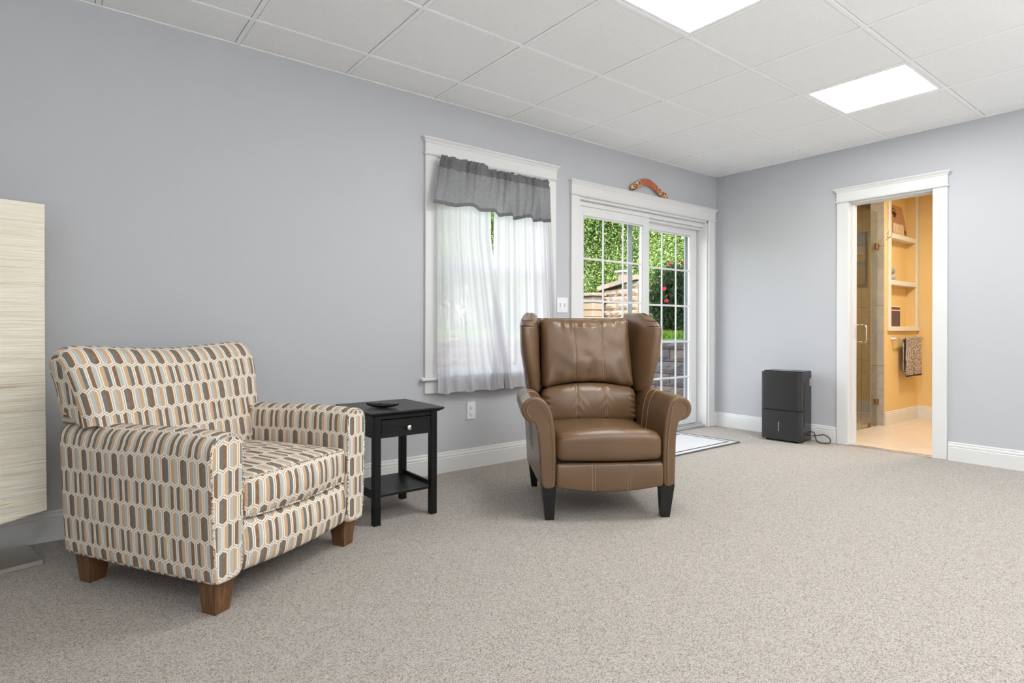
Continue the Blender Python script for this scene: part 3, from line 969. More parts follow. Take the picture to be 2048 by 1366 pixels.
# shower beyond the glass
sh = MB().box(WB + TB, BX1, 3.32, 3.4, 0, BC).build('wall_shower_back', 'slab', smooth=False, kind=S)
for r_ in range(4):
    for c_ in range(7):
        xa = WB + TB + .31 * c_
        B1('marble_tile', 'marble', (xa + .002, min(xa + .308, BX1), 3.306, 3.322, .61 * r_ + .002, min(.61 * r_ + .608, BC)), sh, .002)
sh2 = MB().box(BX1 - .015, BX1, NW + .125, 3.32, 0, BC).build('wall_shower_side', 'slab', smooth=False, kind=S)
for r_ in range(4):
    for c_ in range(3):
        ya = NW + .125 + .31 * c_
        B1('marble_tile', 'marble', (BX1 - .03, BX1 - .014, ya + .002, min(ya + .308, 3.306), .61 * r_ + .002, min(.61 * r_ + .608, BC)), sh2, .002)
B1('floor_shower', 'btile', (WB + TB, BX1, NW + .06, 3.35, -.09, -.005), None, 0, S, False)
gd = empty('shower_glass', (0, 0, 0), 0, 'frameless clear glass shower screen and door at left inside the bathroom', 'shower door')
GY = 2.402
B1('fixed_panel', 'showerglass', (WB + TB + .01, 6.150, GY, GY + .009, .012, 2.15), gd, .001)
dp = B1('door_panel', 'showerglass', (6.156, 6.515, GY, GY + .009, .012, 2.15), gd, .001)
for z in (1.80, .245):
    B1('hinge', 'bronze', (6.478, 6.535, GY - .012, GY + .021, z - .03, z + .03), gd, .003)
B1('bottom_clip', 'bronze', (6.33, 6.365, GY - .008, GY + .017, 0, .045), gd, .002)
hd = MB()
hx = 6.10
for sg in (-1, 1):
    yy = GY + .0045 + sg * .062
    path = spline([(hx, GY + .0045, .845), (hx, GY + .0045 + sg * .045, .845), (hx, yy, .862), (hx, yy, .925), (hx, yy, .988), (hx, GY + .0045 + sg * .045, 1.005), (hx, GY + .0045, 1.005)], 6)
    hd.tube(path, .0095, 10)
hd.build('handle', 'chrome', dp)

t = empty('towel_bar', (0, 0, 0), 0, 'brushed metal towel bar on yellow wall below the niche', 'towel rail')
for bx_ in (6.725, 7.36): MB().lathe([(.026, 0), (.026, -.006), (.020, -.02), (.012, -.045), (.011, -.075)], (bx_, NW, .872), 'y').build('bracket', 'steel', t)
MB().tube([(6.70, NW - .070, .872), (7.385, NW - .070, .872)], .0085, 12).build('bar', 'steel', t)
def towel_fn(x0, x1, yc, zt, zf, zb, off=.013, seed=0):
    Lf = zt - zf; Lb = zt - zb; tot = Lf + Lb + pi * off
    def fn(u, v):
        s = v * tot; wob = .004 * sin(9 * u + seed) + .003 * sin(21 * u)
        if s < Lf: y, z = yc - off - wob * (1 - s / Lf), zf + s
        elif s < Lf + pi * off:
            a = (s - Lf) / off; y, z = yc - off * cos(a), zt + off * sin(a)
        else: y, z = yc + off + wob * .4, zt - (s - Lf - pi * off)
        return (x0 + (x1 - x0) * u + .006 * (1 - min(1, s / Lf)) * (u - .5) * 2, y, z)
    return fn
ht = MB().grid(towel_fn(6.862, 7.275, NW - .070, .872, .482, .545), 24, 50).build('hand_towel', 'handtowel', solid=.006)
tag(ht, 'cream and navy patterned hand towel hung over the towel bar', 'towel')
MB().grid(lambda u, v: towel_fn(6.862, 7.275, NW - .070, .872, .482, .545)(u, v * .022), 24, 2).build('navy_hem', 'navy', ht, solid=.0085)
hk = empty('wall_hook', (6.572, NW, 1.905), 0, 'small brushed metal double hook on the yellow wall left of the niche', 'hook')
MB().box(-.010, .010, -.006, 0, -.035, .050, .003).build('back_plate', 'steel', hk, recalc=False)
MB().tube(spline([(0, -.004, -.012), (0, -.030, -.022), (0, -.048, -.004), (0, -.055, .026)], 5), [.006] * 15 + [.0075], 8).tube(spline([(0, -.004, .025), (0, -.022, .03), (0, -.030, .048)], 5), .005, 8).build('prong', 'steel', hk)

# bath towel on the far wall (it shows mirrored in the shower glass)
bt = MB().grid(lambda u, v: (BX1 - .035 - .006 * sin(11 * u), 1.50 + .45 * u, 1.475 + .64 * v), 20, 10).build('bath_towel', 'stripes', solid=.008)
tag(bt, 'blue, cream and yellow striped towel hung on bathroom wall, mirrored in the shower glass', 'towel')
tb = empty('towel_peg_rail', (0, 0, 0), 0, 'metal towel rail behind the striped bath towel', 'towel rail')
MB().tube([(BX1 - .035, 1.44, 2.105), (BX1 - .035, 2.0, 2.105)], .008, 10).build('bar', 'steel', tb)
for by_ in (1.46, 1.98): MB().tube([(BX1 - .035, by_, 2.105), (BX1, by_, 2.105)], .008, 8).build('bracket', 'steel', tb)

# things in the niche
pk = empty('snack_pouch', (6.745, NW + .05, 1.945), 0, 'brown paper pouch with dark round emblem on the top niche shelf', 'bag'); pk.scale = (1.28, .85, .82)
pm = MB()
pm.rings([[(.0, -.045, 0), (.335, -.045, 0), (.335, .035, 0), (.0, .035, 0)], [(.0, -.042, .12), (.318, -.042, .12), (.318, .030, .12), (.0, .030, .12)],
          [(.0, -.028, .27), (.292, -.028, .27), (.292, .020, .27), (.0, .020, .27)], [(.0, -.012, .385), (.268, -.012, .385), (.268, .006, .385), (.0, .006, .385)]])
pm.build('pouch', 'kraft', pk, angle=60)
def onface(x, z, d=.0015):      # front surface of the pouch
    yy = -.045 + (.003 * z / .12 if z < .12 else .003 + .014 * (z - .12) / .15 if z < .27 else .017 + .016 * (z - .27) / .115)
    return (x, yy - d, z)
em = MB()
n = 24
ring = []
for k in range(n):
    a = 2 * pi * k / n; ring.append((cos(a), sin(a)))
vs = [onface(.085 + .038 * c, .315 + .030 * s_) for c, s_ in ring] + [onface(.085 + .025 * c, .315 + .019 * s_) for c, s_ in ring]
em.add(vs, [(k, (k + 1) % n, n + (k + 1) % n, n + k) for k in range(n)])
em.add([onface(*p) for p in ((.034, .285), (.138, .285), (.128, .262), (.112, .248), (.100, .240), (.122, .222), (.052, .222), (.072, .240), (.058, .248), (.044, .262))], [tuple(range(10))])
em.build('emblem', 'ink', pk, smooth=False, recalc=False)
lt = MB()
rr = random.Random(3)
xx = .035
for k in range(10):
    wd_ = .014 + .006 * rr.random()
    lt.add([onface(xx, .165), onface(xx + .004, .165), onface(xx + .004, .188), onface(xx, .188)], [(0, 1, 2, 3)])
    zb = rr.choice((.165, .174, .184))
    lt.add([onface(xx, zb), onface(xx + wd_ * .75, zb), onface(xx + wd_ * .75, zb + .004), onface(xx, zb + .004)], [(0, 1, 2, 3)])
    if rr.random() > .5: lt.add([onface(xx + wd_ * .6, .165), onface(xx + wd_ * .75, .165), onface(xx + wd_ * .75, .188), onface(xx + wd_ * .6, .188)], [(0, 1, 2, 3)])
    xx += wd_ + .006
lt.build('blurred_lettering', 'lilac', pk, smooth=False, recalc=False)
wp = MB(); wp.grid(lambda u, v: onface(.035 + .225 * u, .008 + .140 * v, .002), 6, 5); wp.build('clear_window', 'photo', pk, smooth=False)
nl = MB()
for q in (((.268, .03), (.276, .03), (.276, .085), (.268, .085)), ((.300, .03), (.308, .03), (.308, .085), (.300, .085)), ((.268, .085), (.276, .085), (.308, .03), (.300, .03))):
    nl.add([onface(x_, z_, .003) for x_, z_ in q], [(0, 1, 2, 3)])
nl.build('letter', 'ink', pk, smooth=False, recalc=False)

for i, (z, mt_, w_, lab) in enumerate(((1.470, 'greytowel', .185, 'rolled lilac-grey washcloth on middle niche shelf, lower of the two'), (1.535, 'bluetowel', .165, 'rolled grey-blue washcloth on middle niche shelf, upper of the two'))):
    mb = MB()
    prof = []
    for k in range(26):
        a = 2 * pi * k / 26; rr_ = 1 + .03 * sin(5 * a)
        prof.append((NW + .042 + .036 * rr_ * cos(a), z + .034 + .033 * rr_ * sin(a)))
    sweep(mb, prof, 'x', NX0 + .004, NX0 + .004 + w_, .012, n_mid=4)
    o = mb.build('washcloth', mt_); tag(o, lab, 'towel', 'rolled washcloths in the niche')
jr = empty('storage_jar', (6.795, NW + .045, NZ0), 0, 'dark purple box with pale bands on the lowest niche shelf', 'box')
MB().box(-.10, .170, -.04, .035, 0, .160, .004).build('body', 'purple', jr, recalc=False)
MB().box(-.101, .171, -.041, .036, .160, .172, .002).box(-.101, .171, -.041, .036, .198, .214, .002).build('pale_band', 'cream', jr, recalc=False)
MB().box(-.099, .169, -.039, .034, .172, .198, .002).build('lid', 'purple', jr, recalc=False)

# ------------------------------------------------------------------ wall plates
def plate(name, x, z, w_, h_, label, cat):
    t = empty(name, (x, WA, z), 0, label, cat)
    MB().box(-w_ / 2, w_ / 2, -.007, 0, -h_ / 2, h_ / 2, .004).build('cover_plate', 'plate', t, recalc=False)
    return t
sw = plate('light_switch', 3.146, 1.1535, .117, .122, 'white double toggle switch plate between window and patio door', 'switch')
for dx in (-.023, .023):
    MB().box(dx - .006, dx + .006, -.0082, -.006, -.014, .014, .001).build('toggle_slot', 'toggleslot', sw, recalc=False)
    MB().taper((dx - .0045, dx + .0045, -.009, -.006), (dx - .004, dx + .004, -.018, -.013), -.004, .010).build('toggle', 'plate', sw)
ou = plate('wall_outlet', 2.287, .3975, .072, .122, 'white electrical outlet on grey wall below the window', 'outlet')
for dz in (-.021, .021):
    f = MB().lathe([(.0165, -.006), (.0165, -.0095), (.0155, -.0102)], (0, 0, dz), 'y', 20).build('receptacle', 'plate', ou)
    MB().box(-.0075, -.0052, -.0108, -.0098, dz + .001, dz + .009).box(.0052, .0075, -.0108, -.0098, dz + .001, dz + .009).box(-.0022, .0022, -.0108, -.0098, dz - .010, dz - .006).build('slots', 'slot', f, smooth=False)

# ------------------------------------------------------------------ curtains
cr = MB(); cr.tube([(1.985, WA - .064, 2.052), (2.955, WA - .064, 2.052)], .006, 10)
cro = cr.build('curtain_rod', 'white'); tag(cro, 'slim white rod carrying the gathered grey valance', 'curtain rod')

def val_x(s, z):
    fl_ = (2.09 - z) / .32
    return 1.984 - .060 * fl_ + (2.928 - .012 * fl_ - 1.984 + .060 * fl_) * s
PK = [(.02, .010), (.10, .012), (.18, .010), (.255, .014), (.33, .014), (.39, .016), (.45, .016), (.52, .016), (.575, .018), (.63, .018), (.69, .018), (.74, .018), (.79, .018), (.85, .018), (.905, .018), (.955, .016)]
def val_fold(s):
    v = 0
    for c, a in PK: v += a * exp(-((s - c) / .016) ** 2)
    return v
def val_pt(s, z):
    low = max(0.0, min(1.0, (2.03 - z) / .25))
    gather = 1 - low
    right = max(0, s - .42) / .58
    y = WA - .080
    y -= .010 + .020 * gather * (.5 + .5 * sin(2 * pi * (s * 19 + .6 * sin(s * 23)))) + val_fold(s) * gather * .9
    y -= low * (.012 + .010 * sin(2 * pi * (s * 4.3 + .1)) + (.004 + .020 * right) * sin(2 * pi * (s * 13 + .4 * sin(9 * s))))
    pinch = exp(-((z - 2.052) / .018) ** 2)
    y += .012 * pinch * gather
    if z > 2.06: y -= .006 * noise.noise(Vector((s * 40, z * 30, 2)))
    return y
def val_top(s):
    t_ = max(0, min(1, (s - .36) / .06))
    return 2.098 - .022 * t_ * t_ * (3 - 2 * t_) + .005 * noise.noise(Vector((s * 22, 0, 5))) - .006 * abs(sin(s * 46)) * t_
VB = ((0, 0), (.156, 0), (.296, .019), (.396, .0), (.486, .008), (.52, -.019), (.645, .003), (.67, -.020), (.82, .016), (.845, -.008), (1, 0))
def val_bot(s):
    for (a, za), (b, zb) in zip(VB, VB[1:]):
        if s <= b:
            t_ = (s - a) / (b - a); t_ = t_ * t_ * (3 - 2 * t_)
            return 1.777 - .016 * s + za + (zb - za) * t_
    return 1.761
def val_grid(mb, za, zb, nu, nv):
    def fn(u, v):
        a = za(u); b = zb(u); z = a + (b - a) * v
        return (val_x(u, z), val_pt(u, z), z)
    return mb.grid(fn, nu, nv)
va = empty('window_valance', (0, 0, 0), 0, 'short grey linen valance with ruffled top across the window', 'valance')
hem_z = lambda s: val_bot(s) + .024
val_grid(MB(), hem_z, lambda s: 2.018 - .006 * s, 240, 26).build('skirt', 'linen', va, recalc=False)
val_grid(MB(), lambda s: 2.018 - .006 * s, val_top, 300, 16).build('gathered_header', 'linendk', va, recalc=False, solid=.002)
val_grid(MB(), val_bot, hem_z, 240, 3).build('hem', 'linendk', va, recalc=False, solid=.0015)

def sheer(name, label, xl, xr, folds, seed, ybase, tb_):
    def fn(u, v, z0=.540, z1=2.045):
        z = z0 + (z1 - z0) * v
        low = 1 - (z - .54) / 1.5
        X0, X1 = xl(z), xr(z)
        uu = u + .012 * sin(2 * pi * (u * 3 + seed))
        y = ybase - .010 * low - (.006 + .012 * low) * sin(2 * pi * (u * folds + .35 * sin(5 * u + seed) + .10 * v * sin(7 * u)))
        y -= .004 * sin(2 * pi * (u * folds * 2.3 + seed))
        y = min(y, WA - .030)
        if z < .70: y = min(y, WA - .050)
        zz = z + (.006 * sin(2 * pi * (u * folds * .5 + seed)) if v < .01 else 0)
        return (X0 + (X1 - X0) * uu, y, zz)
    cu_ = empty(name, (0, 0, 0), 0, label, 'curtain', 'white sheer curtains on the window')
    hm = .075
    MB().grid(lambda u, v: fn(u, hm + (1 - hm) * v), 200, 60).build('panel', 'sheer', cu_, recalc=False)
    def hemf(d):
        return lambda u, v: (lambda p: (p[0], p[1] - d, p[2]))(fn(u, hm * v))
    MB().grid(hemf(0), 200, 6).grid(hemf(.0015), 200, 6).build('hem', 'sheer', cu_, recalc=False)
sheer('sheer_curtain', 'white sheer curtain on the left half of the window', lambda z: 1.972, lambda z: 2.418 + (.20 * ((1.62 - z) / 1.08) ** 1.1 if z < 1.62 else 0), 7.0, .3, WA - .050, 0)
sheer('sheer_curtain', 'white sheer curtain on right half of window, spilling over the casing', lambda z: 2.462 - .02 * (2 - z), lambda z: 3.000 + .07 * max(0, (1.9 - z)), 8.0, .8, WA - .034, 0)

# ------------------------------------------------------------------ boomerang on the door casing
bm_ = empty('boomerang', (4.170, WA - .027, 2.154), 0, 'orange and brown painted boomerang resting on the patio door casing', 'boomerang')
cl = spline([(-.245, .030), (-.20, .047), (-.13, .083), (-.06, .110), (.0, .112), (.06, .094), (.12, .066), (.19, .036), (.262, .022)], 6)
mb = MB(); rings = []
N = len(cl)
for i, p in enumerate(cl):
    a = Vector(cl[max(i - 1, 0)]); b = Vector(cl[min(i + 1, N - 1)]); d = (b - a).normalized(); nn = Vector((-d.y, d.x))
    e = min(i, N - 1 - i) / 4.0
    hw = .0285 * min(1, .35 + .65 * sin(min(1, e) * pi / 2)) * (1.08 - .12 * abs(i / N - .45))
    rg = []
    for k in range(12):
        an = 2 * pi * k / 12
        rg.append((p[0] + nn.x * hw * cos(an), .004 * sin(an) + (.0), p[1] + nn.y * hw * cos(an)))
    rings.append(rg)
mb.rings(rings); mb.build('blade', 'boom', bm_, angle=60)

# ------------------------------------------------------------------ floor mat at the patio door
fm = empty('door_mat', (0, 0, 0), 0, 'pale grey floor mat with charcoal border lines before the patio door', 'mat')
MX0, MX1, MY0, MY1 = 3.42, 4.60, 2.748, 3.34
def mz(x, y):
    e = max(0, (y - 3.10) / .24); c_ = max(0, (x - 4.25) / .35)
    return .006 + .012 * e * c_ * (1 if e < 1 else 1)
def mgrid(x0, x1, y0, y1, dz, nm, m_, nx=24, ny=10):
    def fn(u, v):
        x = x0 + (x1 - x0) * u; y = y0 + (y1 - y0) * v
        cx_ = x + (- .10 * ((y - 2.95) / .4) ** 2 if y > 2.95 and x > 4.3 else 0) * ((x - 4.3) / .3 if x > 4.3 else 0)
        return (cx_, y, mz(x, y) + dz)
    return MB().grid(fn, nx, ny).build(nm, m_, fm, solid=.004)
mgrid(MX0, MX1, MY0, MY1, 0, 'pile', 'mat')
for ins, wd_, nm in ((0, .014, 'border_line'), (.062, .015, 'border_line')):
    a, b, c_, d_ = MX0 + ins, MX1 - ins, MY0 + ins, MY1 - ins
    mgrid(a, b, c_, c_ + wd_, .0018, nm, 'matedge', 24, 1)
    mgrid(a, b, d_ - wd_, d_, .0018, nm, 'matedge', 24, 1)
    mgrid(b - wd_ * .8, b, c_ + wd_, d_ - wd_, .0018, nm, 'matedge', 1, 10)
    mgrid(a, a + wd_ * .8, c_ + wd_, d_ - wd_, .0018, nm, 'matedge', 1, 10)
# ------------------------------------------------------------------ outside
go = B1('ground_patio', 'patio', (-4, 5.92, WA + TA, 7.05, -.14, -.04), None, 0, S, False)
# upper storey of the house: casts the shade the near terrace stands in
MB().box(XL - .2, 7.9, YB - .2, WA + TA, 2.66, 5.4).box(BX1 + .1, 7.7, .4, WA + TA, 0, 2.66).build('wall_exterior_upper', 'siding', smooth=False, kind=S)
te = MB(); te.box(6.22, 9.6, WA + TA - .5, 14, .0, .845); te.box(-4, 6.3, 7.3, 14, 0, .845); te.box(-12, 26, 14, 34, 0, .82)
te.box(10.27, 26, 0, 14, 0, 1.6)
te.build('ground_terrace', 'lawn', smooth=False, kind=S)

def block_wall(name, label, axis, pos, depth, a0, a1, z0, courses, ch, bl, mat_, cap=True, seed=1, rough=.012, top=None, kind=None, cat='wall'):
    """split-face blocks, one object each, standing against a dark backing"""
    rr = random.Random(seed)
    t = empty(name, (0, 0, 0), 0, label, cat)
    protos = []
    for q in range(5):
        mb = MB(); L_ = bl - .008; h_ = ch - .008
        nx_, nz_ = 5, 3
        g = [[None] * (nz_ + 1) for _ in range(nx_ + 1)]
        vs = []
        for i in range(nx_ + 1):
            for k in range(nz_ + 1):
                e = (i in (0, nx_)) or (k in (0, nz_))
                vs.append((-L_ / 2 + L_ * i / nx_ , -depth / 2 + (.014 if e else -rough * rr.random() * 1.6), -h_ / 2 + h_ * k / nz_))
        fs = [(i * (nz_ + 1) + k, (i + 1) * (nz_ + 1) + k, (i + 1) * (nz_ + 1) + k + 1, i * (nz_ + 1) + k + 1) for i in range(nx_) for k in range(nz_)]
        mb.add(vs, fs)
        o = len(vs)
        c4 = [(-L_ / 2, -depth / 2 + .014, -h_ / 2), (L_ / 2, -depth / 2 + .014, -h_ / 2), (L_ / 2, -depth / 2 + .014, h_ / 2), (-L_ / 2, -depth / 2 + .014, h_ / 2)]
        bk = [(p[0], depth / 2, p[2]) for p in c4]
        mb.add(c4 + bk, [(4, 5, 6, 7), (0, 4, 7, 3), (1, 2, 6, 5), (3, 7, 6, 2), (0, 1, 5, 4)])
        protos.append(mb)
    meshes = []
    for mb in protos:
        ob = mb.build('stone_block', mat_, t, smooth=False, recalc=False)
        meshes.append(ob)
    used = [False] * 5
    rz = {'x': 0, 'y': -pi / 2}[axis]
    for c_ in range(courses + (1 if cap else 0)):
        is_cap = cap and c_ == courses
        h_ = ch
        z = z0 + ch * (c_ + .5)
        a = a0 - (bl / 2 if c_ % 2 else 0)
        while a < a1 - .03:
            s0, s1 = max(a, a0), min(a + bl, a1)
            a += bl
            if s1 - s0 < .06: continue
            mid_ = (s0 + s1) / 2
            if top and z > top(mid_): continue
            q = rr.randrange(5)
            scx = (s1 - s0) / bl
            loc = (mid_, pos + depth / 2, z) if axis == 'x' else (pos + depth / 2, mid_, z)
            sc_ = (scx, 1.12 if is_cap else 1.0, .72 if is_cap else 1)
            if is_cap: loc = (loc[0], loc[1], z - ch * .14)
            if not used[q]:
                ob = meshes[q]; used[q] = True
                ob.location = loc; ob.rotation_euler = (0, 0, rz); ob.scale = sc_
            else:
                link_copy(meshes[q], t, loc, (0, 0, rz), sc_)
    for q in range(5):
        if not used[q]: bpy.data.objects.remove(meshes[q])
    bk_ = (a0, a1, pos + .03, pos + depth - .01) if axis == 'x' else (pos + .03, pos + depth - .01, a0, a1)
    if not top:
        B1('wall_core', 'soil', (bk_[0], bk_[1], bk_[2], bk_[3], z0, z0 + ch * courses - .01), t, 0, smooth=False)
    else:
        n_ = 8
        for i in range(n_):
            u0, u1 = a0 + (a1 - a0) * i / n_, a0 + (a1 - a0) * (i + 1) / n_
            zt = min(top(u0), top(u1)) - .04
            ar = (u0, u1, pos + .03, pos + depth - .01) if axis == 'x' else (pos + .03, pos + depth - .01, u0, u1)
            B1('wall_core', 'soil', (*ar, z0, zt), t, 0, smooth=False)
    return t
block_wall('retaining_wall', 'dark block retaining wall edging the patio, seen low through the right door panel', 'y', 5.92, .3, 3.62, 6.9, -.04, 5, .152, .43, 'stone', seed=3)
block_wall('retaining_wall', 'block retaining wall across the patio, seen through the sheer curtains', 'x', 7.0, .3, 2.6, 6.22, -.04, 5, .152, .43, 'stone2', seed=5)
block_wall('retaining_wall', 'second tier of dark blocks behind the rose bush', 'y', 8.2, .3, 4.6, 6.75, .84, 2, .16, .43, 'stone', seed=8)
block_wall('garden_wall', 'sunlit tan block wall with sloping top, seen through the left door panel', 'y', 9.9, .35, 8.33, 9.50, .6, 12, .155, .40, 'stone2', cap=False, seed=11, top=lambda a: 1.86 + .177 * (9.25 - a))
# sloping coping of the garden wall
cpw = empty('wall_coping', (0, 0, 0), 0, 'sloping tan cap stones along the top of the sunlit garden wall', 'coping')
for i in range(3):
    a, b = 9.45 - .38 * i, 9.45 - .38 * (i + 1) + .01
    za, zb = [1.86 + .177 * (9.25 - q) for q in (a, b)]
    m_ = MB(); m_.add([(9.84, a, za), (10.25, a, za), (10.25, a, za + .10), (9.84, a, za + .10), (9.84, b, zb), (10.25, b, zb), (10.25, b, zb + .10), (9.84, b, zb + .10)],
                      [(0, 1, 2, 3), (7, 6, 5, 4), (0, 3, 7, 4), (1, 5, 6, 2), (3, 2, 6, 7), (0, 4, 5, 1)])
    m_.build('cap_stone', 'stone2', cpw, smooth=False)
pl_ = empty('garden_pillar', (9.60, 9.36, .6), 0, 'tan block pillar at the low end of the sunlit garden wall', 'pillar')
for k in range(7):
    wv = .175 + (.05 if k < 2 else (.025 if k < 4 else 0)) + .008 * (k % 2)
    MB().box(-wv, wv, -wv, wv, .155 * k + .004, .155 * k + .151, .012).build('stone_block', 'stone2', pl_, recalc=False)
MB().box(-.22, .22, -.22, .22, 1.087, 1.16, .012).build('cap_stone', 'stone2', pl_, recalc=False)
lp = empty('garden_lantern', (10.08, 8.86, 2.02), 0, 'small pale lantern post on top of the sunlit garden wall', 'lantern')
MB().box(-.10, .10, -.10, .10, 0, .20, .01).build('body', 'stone2', lp, recalc=False)
MB().box(-.14, .14, -.14, .14, .20, .24, .008).build('cap', 'white', lp, recalc=False)

import numpy as np
def leaves(name, mat_, parent, centre, radii, n, size, seed, clumps=40, flat=.0, shell=.55):
    rg = np.random.default_rng(seed)
    # clump centres inside the crown, then leaves around the clumps
    d = rg.normal(size=(clumps, 3)); d /= np.linalg.norm(d, axis=1)[:, None]
    cc = d * (rg.uniform(shell, 1.0, (clumps, 1))) * np.array(radii)
    idx = rg.integers(0, clumps, n)
    p = cc[idx] + rg.normal(size=(n, 3)) * np.array(radii) * .17 + np.array(centre)
    a = rg.normal(size=(n, 3)); a /= np.linalg.norm(a, axis=1)[:, None]
    b = rg.normal(size=(n, 3)); b -= (a * b).sum(1)[:, None] * a; b /= np.linalg.norm(b, axis=1)[:, None]
    s = size * rg.uniform(.6, 1.35, (n, 1))
    v = np.empty((n, 4, 3))
    v[:, 0] = p - a * s; v[:, 1] = p + b * s * .45; v[:, 2] = p + a * s; v[:, 3] = p - b * s * .45
    me = bpy.data.meshes.new(name)
    me.vertices.add(n * 4); me.vertices.foreach_set('co', v.reshape(-1))
    me.loops.add(n * 4); me.loops.foreach_set('vertex_index', np.arange(n * 4, dtype=np.int32))
    me.polygons.add(n); me.polygons.foreach_set('loop_start', np.arange(0, n * 4, 4, dtype=np.int32))
    me.update(calc_edges=True)
    me.materials.append(M[mat_])
    o = bpy.data.objects.new(name, me); COL.objects.link(o)
    if parent: o.parent = parent
    o['kind'] = 'stuff'
    return o
def tree(name, label, x, y, z0, h, cr_, mat_, seed, n=15000, size=.032, cat='tree', group='trees beyond the terrace', low=.12):
    t = empty(name, (x, y, z0), 0, label, cat, group)
    rr = random.Random(seed)
    pts = [(0, 0, -.3), (.05, .03, h * .3), (-.05, .08, h * .6), (0, 0, h * .85)]
    mb = MB(); mb.tube(spline(pts, 4), [.05 * h / 3 * (1 - .07 * i) for i in range(13)], 8)
    for k in range(6):
        a = rr.random() * 6.28; zb = h * (.25 + .08 * k)
        mb.tube([(0, 0, zb), (cos(a) * cr_ * .35, sin(a) * cr_ * .35, zb + h * .12), (cos(a) * cr_ * .7, sin(a) * cr_ * .7, zb + h * .25)], [.03, .02, .008], 6)
    mb.build('trunk', 'bark', t)
    leaves('foliage', mat_, t, (0, 0, h * (.5 + low / 2)), (cr_, cr_, h * (.5 - low / 2)), n, size, seed, clumps=90, shell=.25)
    return t
def at(px, d):     # world x,y at photo column px, depth d along the view axis
    u = (px - 1024) / FPX
    return d * (cos(YAW) + u * sin(YAW)), d * (sin(YAW) - u * cos(YAW))
TL = [(1120, 15.5, 6.5, 2.3, 'leafA', 'broad mid-green tree left of the sunlit wall'), (1192, 17.5, 7.2, 2.1, 'leafA', 'dense green tree behind the garden pillar'),
      (1262, 16.0, 6.6, 1.9, 'leafA', 'green tree behind the sunlit garden wall'), (1330, 18.5, 7.0, 2.4, 'leafB', 'bright yellow-green tree above the rose bush'),
      (1410, 16.0, 6.6, 2.0, 'leafB', 'yellow-green tree at far right beyond the patio door'), (1225, 22.5, 9.5, 3.0, 'leafB', 'tall pale tree furthest behind the garden wall'),
      (960, 15.5, 6.8, 2.4, 'leafA', 'green tree seen through the slit between the sheers'), (1040, 18.5, 7.5, 2.4, 'leafB', 'pale green tree behind the right sheer curtain'), (860, 17.0, 6.5, 2.4, 'leafB', 'pale tree behind the left sheer curtain'), (1380, 24, 9.5, 3.2, 'leafB', 'tall bright tree furthest behind the rose bush')]
for k, (px_, d_, h_, c_, m_, lab) in enumerate(TL):
    X_, Y_ = at(px_, d_)
    tree('leafy_tree', lab, X_, Y_, .8, h_, c_, m_, 20 + k, n=58000)
for k, (px_, d_, h_, c_, lab) in enumerate([(1100, 13.2, 1.35, .42, 'low green shrub left of the garden pillar'), (1165, 15.2, 2.3, 1.1, 'broad green shrub behind the garden pillar'), (1235, 15.6, 2.3, 1.1, 'broad green shrub behind the sunlit garden wall'), (1310, 14.5, 2.3, 1.1, 'broad green shrub beyond the second tier wall'), (900, 11, 1.9, 1.0, 'rounded shrub behind the left sheer curtain'), (1030, 11.5, 1.7, 1.0, 'rounded shrub behind the right sheer curtain')]):
    X_, Y_ = at(px_, d_)
    tree('garden_shrub', lab, X_, Y_, .84, h_, c_, 'leafA', 60 + k, n=11000, size=.03, cat='shrub', group='shrubs on the terrace', low=.0)
# rose bushes on the near terrace
for k, (px_, d_, h_, c_, lab) in enumerate([(1348, 8.3, 1.00, .42, 'dark rose bush with red blooms seen through the right door panel'), (1400, 7.8, 1.15, .34, 'rose bush with pink blooms at the right edge of the patio door')]):
    X_, Y_ = at(px_, d_)
    t = tree('rose_bush', lab, X_, Y_, .84, h_, c_, 'leafC', 80 + k, n=9000, size=.032, cat='bush', group='rose bushes on the terrace', low=.0)
    rr = random.Random(90 + k)
    fb = MB(); fw_ = .024
    for q in range(9):
        a0_ = 2 * pi * q / 9
        for lay, (rad, zz) in enumerate(((1, 0), (.6, .4))):
            c1, s1 = cos(a0_ + lay), sin(a0_ + lay)
            fb.add([(0, 0, 0), (c1 * fw_ * rad - s1 * .012, s1 * fw_ * rad + c1 * .012, fw_ * (.35 + zz)), (c1 * fw_ * rad * 1.15, s1 * fw_ * rad * 1.15, fw_ * (.5 + zz)), (c1 * fw_ * rad + s1 * .012, s1 * fw_ * rad - c1 * .012, fw_ * (.35 + zz))], [(0, 1, 2, 3)])
    first_f = None
    tocam = Vector((-X_, -Y_, 0)).normalized(); side = Vector((-tocam.y, tocam.x, 0))
    spots = [(-.33, .47), (-.26, .33), (-.19, .30), (-.36, .62), (.00, .95), (-.20, 1.02), (-.12, 1.03), (.13, .66), (.10, .50), (.06, 1.02)] if k == 0 else [(-.22, .72), (-.18, .58), (-.05, 1.15), (-.28, 1.0), (.1, .8)]
    for (sx_, zz) in spots:
        p = side * -sx_ + tocam * (c_ * (1.0 if zz < .8 else .5)) + Vector((0, 0, zz))
        rot = (Vector((tocam.x, tocam.y, .5))).to_track_quat('Z', 'Y').to_euler()
        if first_f is None:
            first_f = fb.build('rose_bloom', 'flower', t, recalc=False); first_f.location = p; first_f.rotation_euler = rot
        else: link_copy(first_f, t, p, rot)
